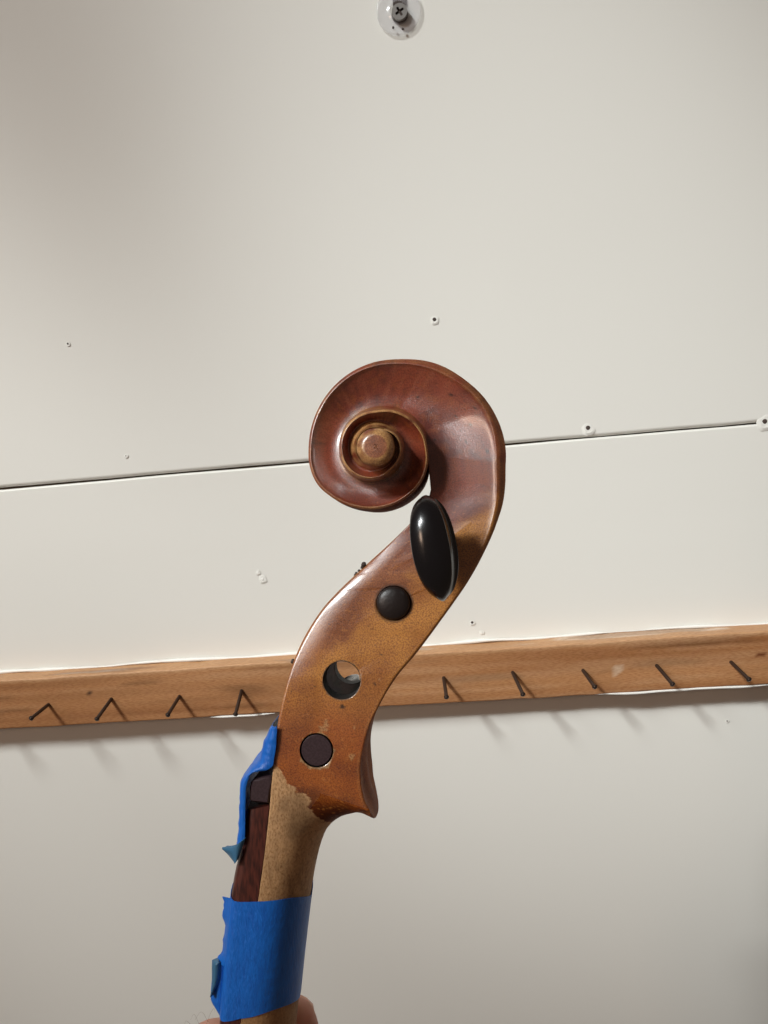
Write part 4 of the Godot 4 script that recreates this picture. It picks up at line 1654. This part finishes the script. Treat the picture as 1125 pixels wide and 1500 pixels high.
func nets(bones: Array, lo: Vector3, hi: Vector3, cell: float, k: float) -> Shape:
	var n := Vector3i(((hi - lo) / cell).ceil())
	var val := PackedFloat32Array()
	val.resize((n.x + 1) * (n.y + 1) * (n.z + 1))
	var sx := n.x + 1
	var sxy := sx * (n.y + 1)
	for z in n.z + 1:
		for y in n.y + 1:
			for x in n.x + 1:
				val[x + y * sx + z * sxy] = field(lo + Vector3(x, y, z) * cell, bones, k)
	var sh := Shape.new()
	var at := {}
	for z in n.z:
		for y in n.y:
			for x in n.x:
				var o := x + y * sx + z * sxy
				var c := [val[o], val[o + 1], val[o + sx], val[o + sx + 1], val[o + sxy], val[o + sxy + 1], val[o + sxy + sx], val[o + sxy + sx + 1]]
				var neg := 0
				for q in c:
					if q < 0.0:
						neg += 1
				if neg == 0 or neg == 8:
					continue
				var sum := Vector3.ZERO
				var cnt := 0
				for e in [[0, 1], [2, 3], [4, 5], [6, 7], [0, 2], [1, 3], [4, 6], [5, 7], [0, 4], [1, 5], [2, 6], [3, 7]]:
					var va: float = c[e[0]]
					var vb: float = c[e[1]]
					if (va < 0.0) != (vb < 0.0):
						var t := va / (va - vb)
						var pa := Vector3(e[0] & 1, (e[0] >> 1) & 1, e[0] >> 2)
						var pb := Vector3(e[1] & 1, (e[1] >> 1) & 1, e[1] >> 2)
						sum += pa.lerp(pb, t)
						cnt += 1
				var p := lo + (Vector3(x, y, z) + sum / cnt) * cell
				var h := 0.6
				var gr := Vector3(field(p + Vector3(h, 0, 0), bones, k) - field(p - Vector3(h, 0, 0), bones, k), field(p + Vector3(0, h, 0), bones, k) - field(p - Vector3(0, h, 0), bones, k), field(p + Vector3(0, 0, h), bones, k) - field(p - Vector3(0, 0, h), bones, k)).normalized()
				p -= gr * field(p, bones, k)
				var cn := clampf(0.5 + 0.8 * noise_b.get_noise_3d(p.x * 12.0, p.y * 12.0, p.z * 12.0), 0, 1)
				at[Vector3i(x, y, z)] = sh.vert(p, gr, lin(214, 160, 136).lerp(lin(192, 128, 106), cn))
	for z in range(1, n.z):
		for y in range(1, n.y):
			for x in range(1, n.x):
				var o := x + y * sx + z * sxy
				for e in [[1, Vector3i(0, 1, 0), Vector3i(0, 0, 1)], [sx, Vector3i(1, 0, 0), Vector3i(0, 0, 1)], [sxy, Vector3i(1, 0, 0), Vector3i(0, 1, 0)]]:
					if (val[o] < 0.0) == (val[o + e[0]] < 0.0):
						continue
					var q := Vector3i(x, y, z)
					var ids := [q, q - e[1], q - e[1] - e[2], q - e[2]]
					if at.has(ids[0]) and at.has(ids[1]) and at.has(ids[2]) and at.has(ids[3]):
						sh.quad(at[ids[0]], at[ids[1]], at[ids[2]], at[ids[3]])
	return sh

func build_crumbs() -> void:
	# dark bits of dirt stuck on the front edge of the pegbox
	var spots_px := [[533, 827, 0.55], [531, 831, 0.4], [522, 840, 0.35], [526, 836, 0.3], [520, 842, 0.25], [430, 969, 0.55]]
	var s := Shape.new()
	var holder := thing("dirt_crumbs", "dark crumbs of dirt stuck on the front edge of the pegbox", "dirt")
	holder.transform = violin_frame
	for q in spots_px:
		var c := vio(q[0], q[1], 7.0)
		var g := []
		for i in 9:
			var row := PackedVector3Array()
			for j in 10:
				var a := PI * i / 8.0
				var b := TAU * j / 9.0
				var d := Vector3(sin(a) * cos(b), cos(a), sin(a) * sin(b))
				row.append(Vector3(c.x, c.y, 7.0) + d * q[2] * (1.0 + 0.5 * noise_b.get_noise_3d(d.x * 70 + q[0], d.y * 70, d.z * 70)))
			g.append(row)
		var one := Shape.new()
		one.grid(g, Vector3(0, 0, 0.001), func(_p: Vector3, _i: int, _j: int) -> Color: return Color.WHITE)
		put("crumb", holder, [one, mats.rust], 0.001)

# ------------------------------------------------------------------ added lamps
func spot_lamp(label: String, at: Vector3, target: Vector3, half: float, energy: float, size: float, tint: Color) -> void:  # unseen spot added to shape the light, with a modelled shade and bulb
	var o := thing("added_spot", label, "lamp", "added lamps up on the left outside the picture")
	o.look_at_from_position(at, target, Vector3.UP)
	var front := Transform3D(Basis(Vector3.RIGHT, -PI / 2), Vector3.ZERO)
	var shade := Shape.new()
	shade.lathe([Vector2(0.02, -0.16), Vector2(0.06, -0.13), Vector2(0.10, 0.0), Vector2(0.096, 0.0), Vector2(0.056, -0.125), Vector2(0.01, -0.15)], front, Color.WHITE, 32)
	put("lamp_shade", o, [shade, std(srgb(60, 62, 64), 0.5)])
	var bulb_mat := std(srgb(255, 250, 240), 0.5)
	bulb_mat.emission_enabled = true
	bulb_mat.emission = tint
	bulb_mat.emission_energy_multiplier = 1.0
	var b := Shape.new()
	b.lathe([Vector2(0.00001, -0.03), Vector2(0.06, -0.03), Vector2(0.06, -0.025), Vector2(0.00001, -0.025)], front, Color.WHITE, 32)
	put("bulb", o, [b, bulb_mat])
	var s := SpotLight3D.new()
	s.name = "added_spot_light"
	s.light_color = tint
	s.light_energy = energy
	s.light_size = size
	s.spot_angle = rad_to_deg(half)
	s.spot_angle_attenuation = 1.0
	s.spot_range = 6.0
	s.spot_attenuation = 2.0
	s.shadow_enabled = true
	o.add_child(s)

func build_lamps() -> void:
	# unseen spots and panel added for the light; spots keep the nail shadows' direction
	var cool := srgb(245, 250, 250)
	spot_lamp("added spot far up on the left, outside the picture, shining on the right of the wall", Vector3(-1.05, 1.35, 1.35), on_wall(740, 430, 0.0), 0.140, 7.6, 0.15, cool)
	spot_lamp("added spot up on the left, outside the picture, shining on the left of the wall", Vector3(-0.8, 0.93, 0.86), on_wall(90, 1020, 0.0), 0.230, 2.55, 0.15, cool)
	spot_lamp("added spot on the left, outside the picture, shining on the violin", Vector3(-0.86, 0.71, 0.91), Vector3(0.0, -0.02, 0.25), 0.110, 2.3, 0.18, cool)  # added because the beams of the two wall spots miss the violin
	var c := thing("added_panel", "added square light panel for sheen and fill, outside the picture behind the viewer", "lamp")  # added, unseen: gives the varnish its sheen and some soft fill
	c.look_at_from_position(Vector3(-0.9, 0.35, 1.2), Vector3(0.0, 0.0, 0.15), Vector3.UP)
	var ps := Shape.new()
	ps.box(Vector3(-0.15, -0.15, 0.01), Vector3(0.15, 0.15, 0.05), Color.WHITE, 0.005)
	put("housing", c, [ps, std(srgb(210, 210, 208), 0.5)])
	var pm := std(srgb(255, 255, 250), 0.5)
	pm.emission_enabled = true
	pm.emission = srgb(255, 236, 216)
	pm.emission_energy_multiplier = 0.9
	var pd := Shape.new()
	pd.box(Vector3(-0.13, -0.13, 0.002), Vector3(0.13, 0.13, 0.009), Color.WHITE)
	put("diffuser_panel", c, [pd, pm])
	var a := AreaLight3D.new()
	a.name = "added_panel_area"
	a.area_size = Vector2(0.26, 0.26)
	a.area_range = 8.0
	a.area_attenuation = 2.0
	a.light_color = srgb(255, 218, 190)
	a.light_energy = 0.22
	a.shadow_enabled = true
	c.add_child(a)

func _ready() -> void:
	# --- camera, surroundings, exposure
	cam_basis = axes_for(645, 600, deg_to_rad(5.2))
	var cam := Camera3D.new()
	cam.name = "camera"
	cam.fov = rad_to_deg(2.0 * atan(750.0 / FOCAL))
	cam.near = 0.01
	cam.far = 20.0
	cam.transform = Transform3D(cam_basis, cam_at)
	add_child(cam)
	cam.current = true
	var env := Environment.new()
	env.background_mode = Environment.BG_COLOR
	env.background_color = srgb(90, 78, 70)
	env.tonemap_mode = Environment.TONE_MAPPER_LINEAR
	env.tonemap_exposure = 1.0
	env.sdfgi_enabled = true
	env.ssao_enabled = true
	env.ssil_enabled = true
	var we := WorldEnvironment.new()
	we.name = "surroundings"
	we.environment = env
	add_child(we)
	noise_a.seed = 7
	noise_a.frequency = 0.01
	noise_a.fractal_octaves = 3
	noise_b.seed = 19
	noise_b.frequency = 0.01
	noise_b.fractal_octaves = 2
	rng.seed = 4
	var vb := axes_for(645, 795, 0.0)
	var rot := cam_basis * vb.inverse()
	violin_frame = Transform3D(rot, cam_at + cam_basis * (sight(EYE.x, EYE.y) * 0.175))
	frame_inv = violin_frame.affine_inverse()
	build_lamps()
	make_materials()
	build_wall()
	build_rail()
	build_screw()
	build_violin()
	build_tape()
	build_hand()
	build_crumbs()
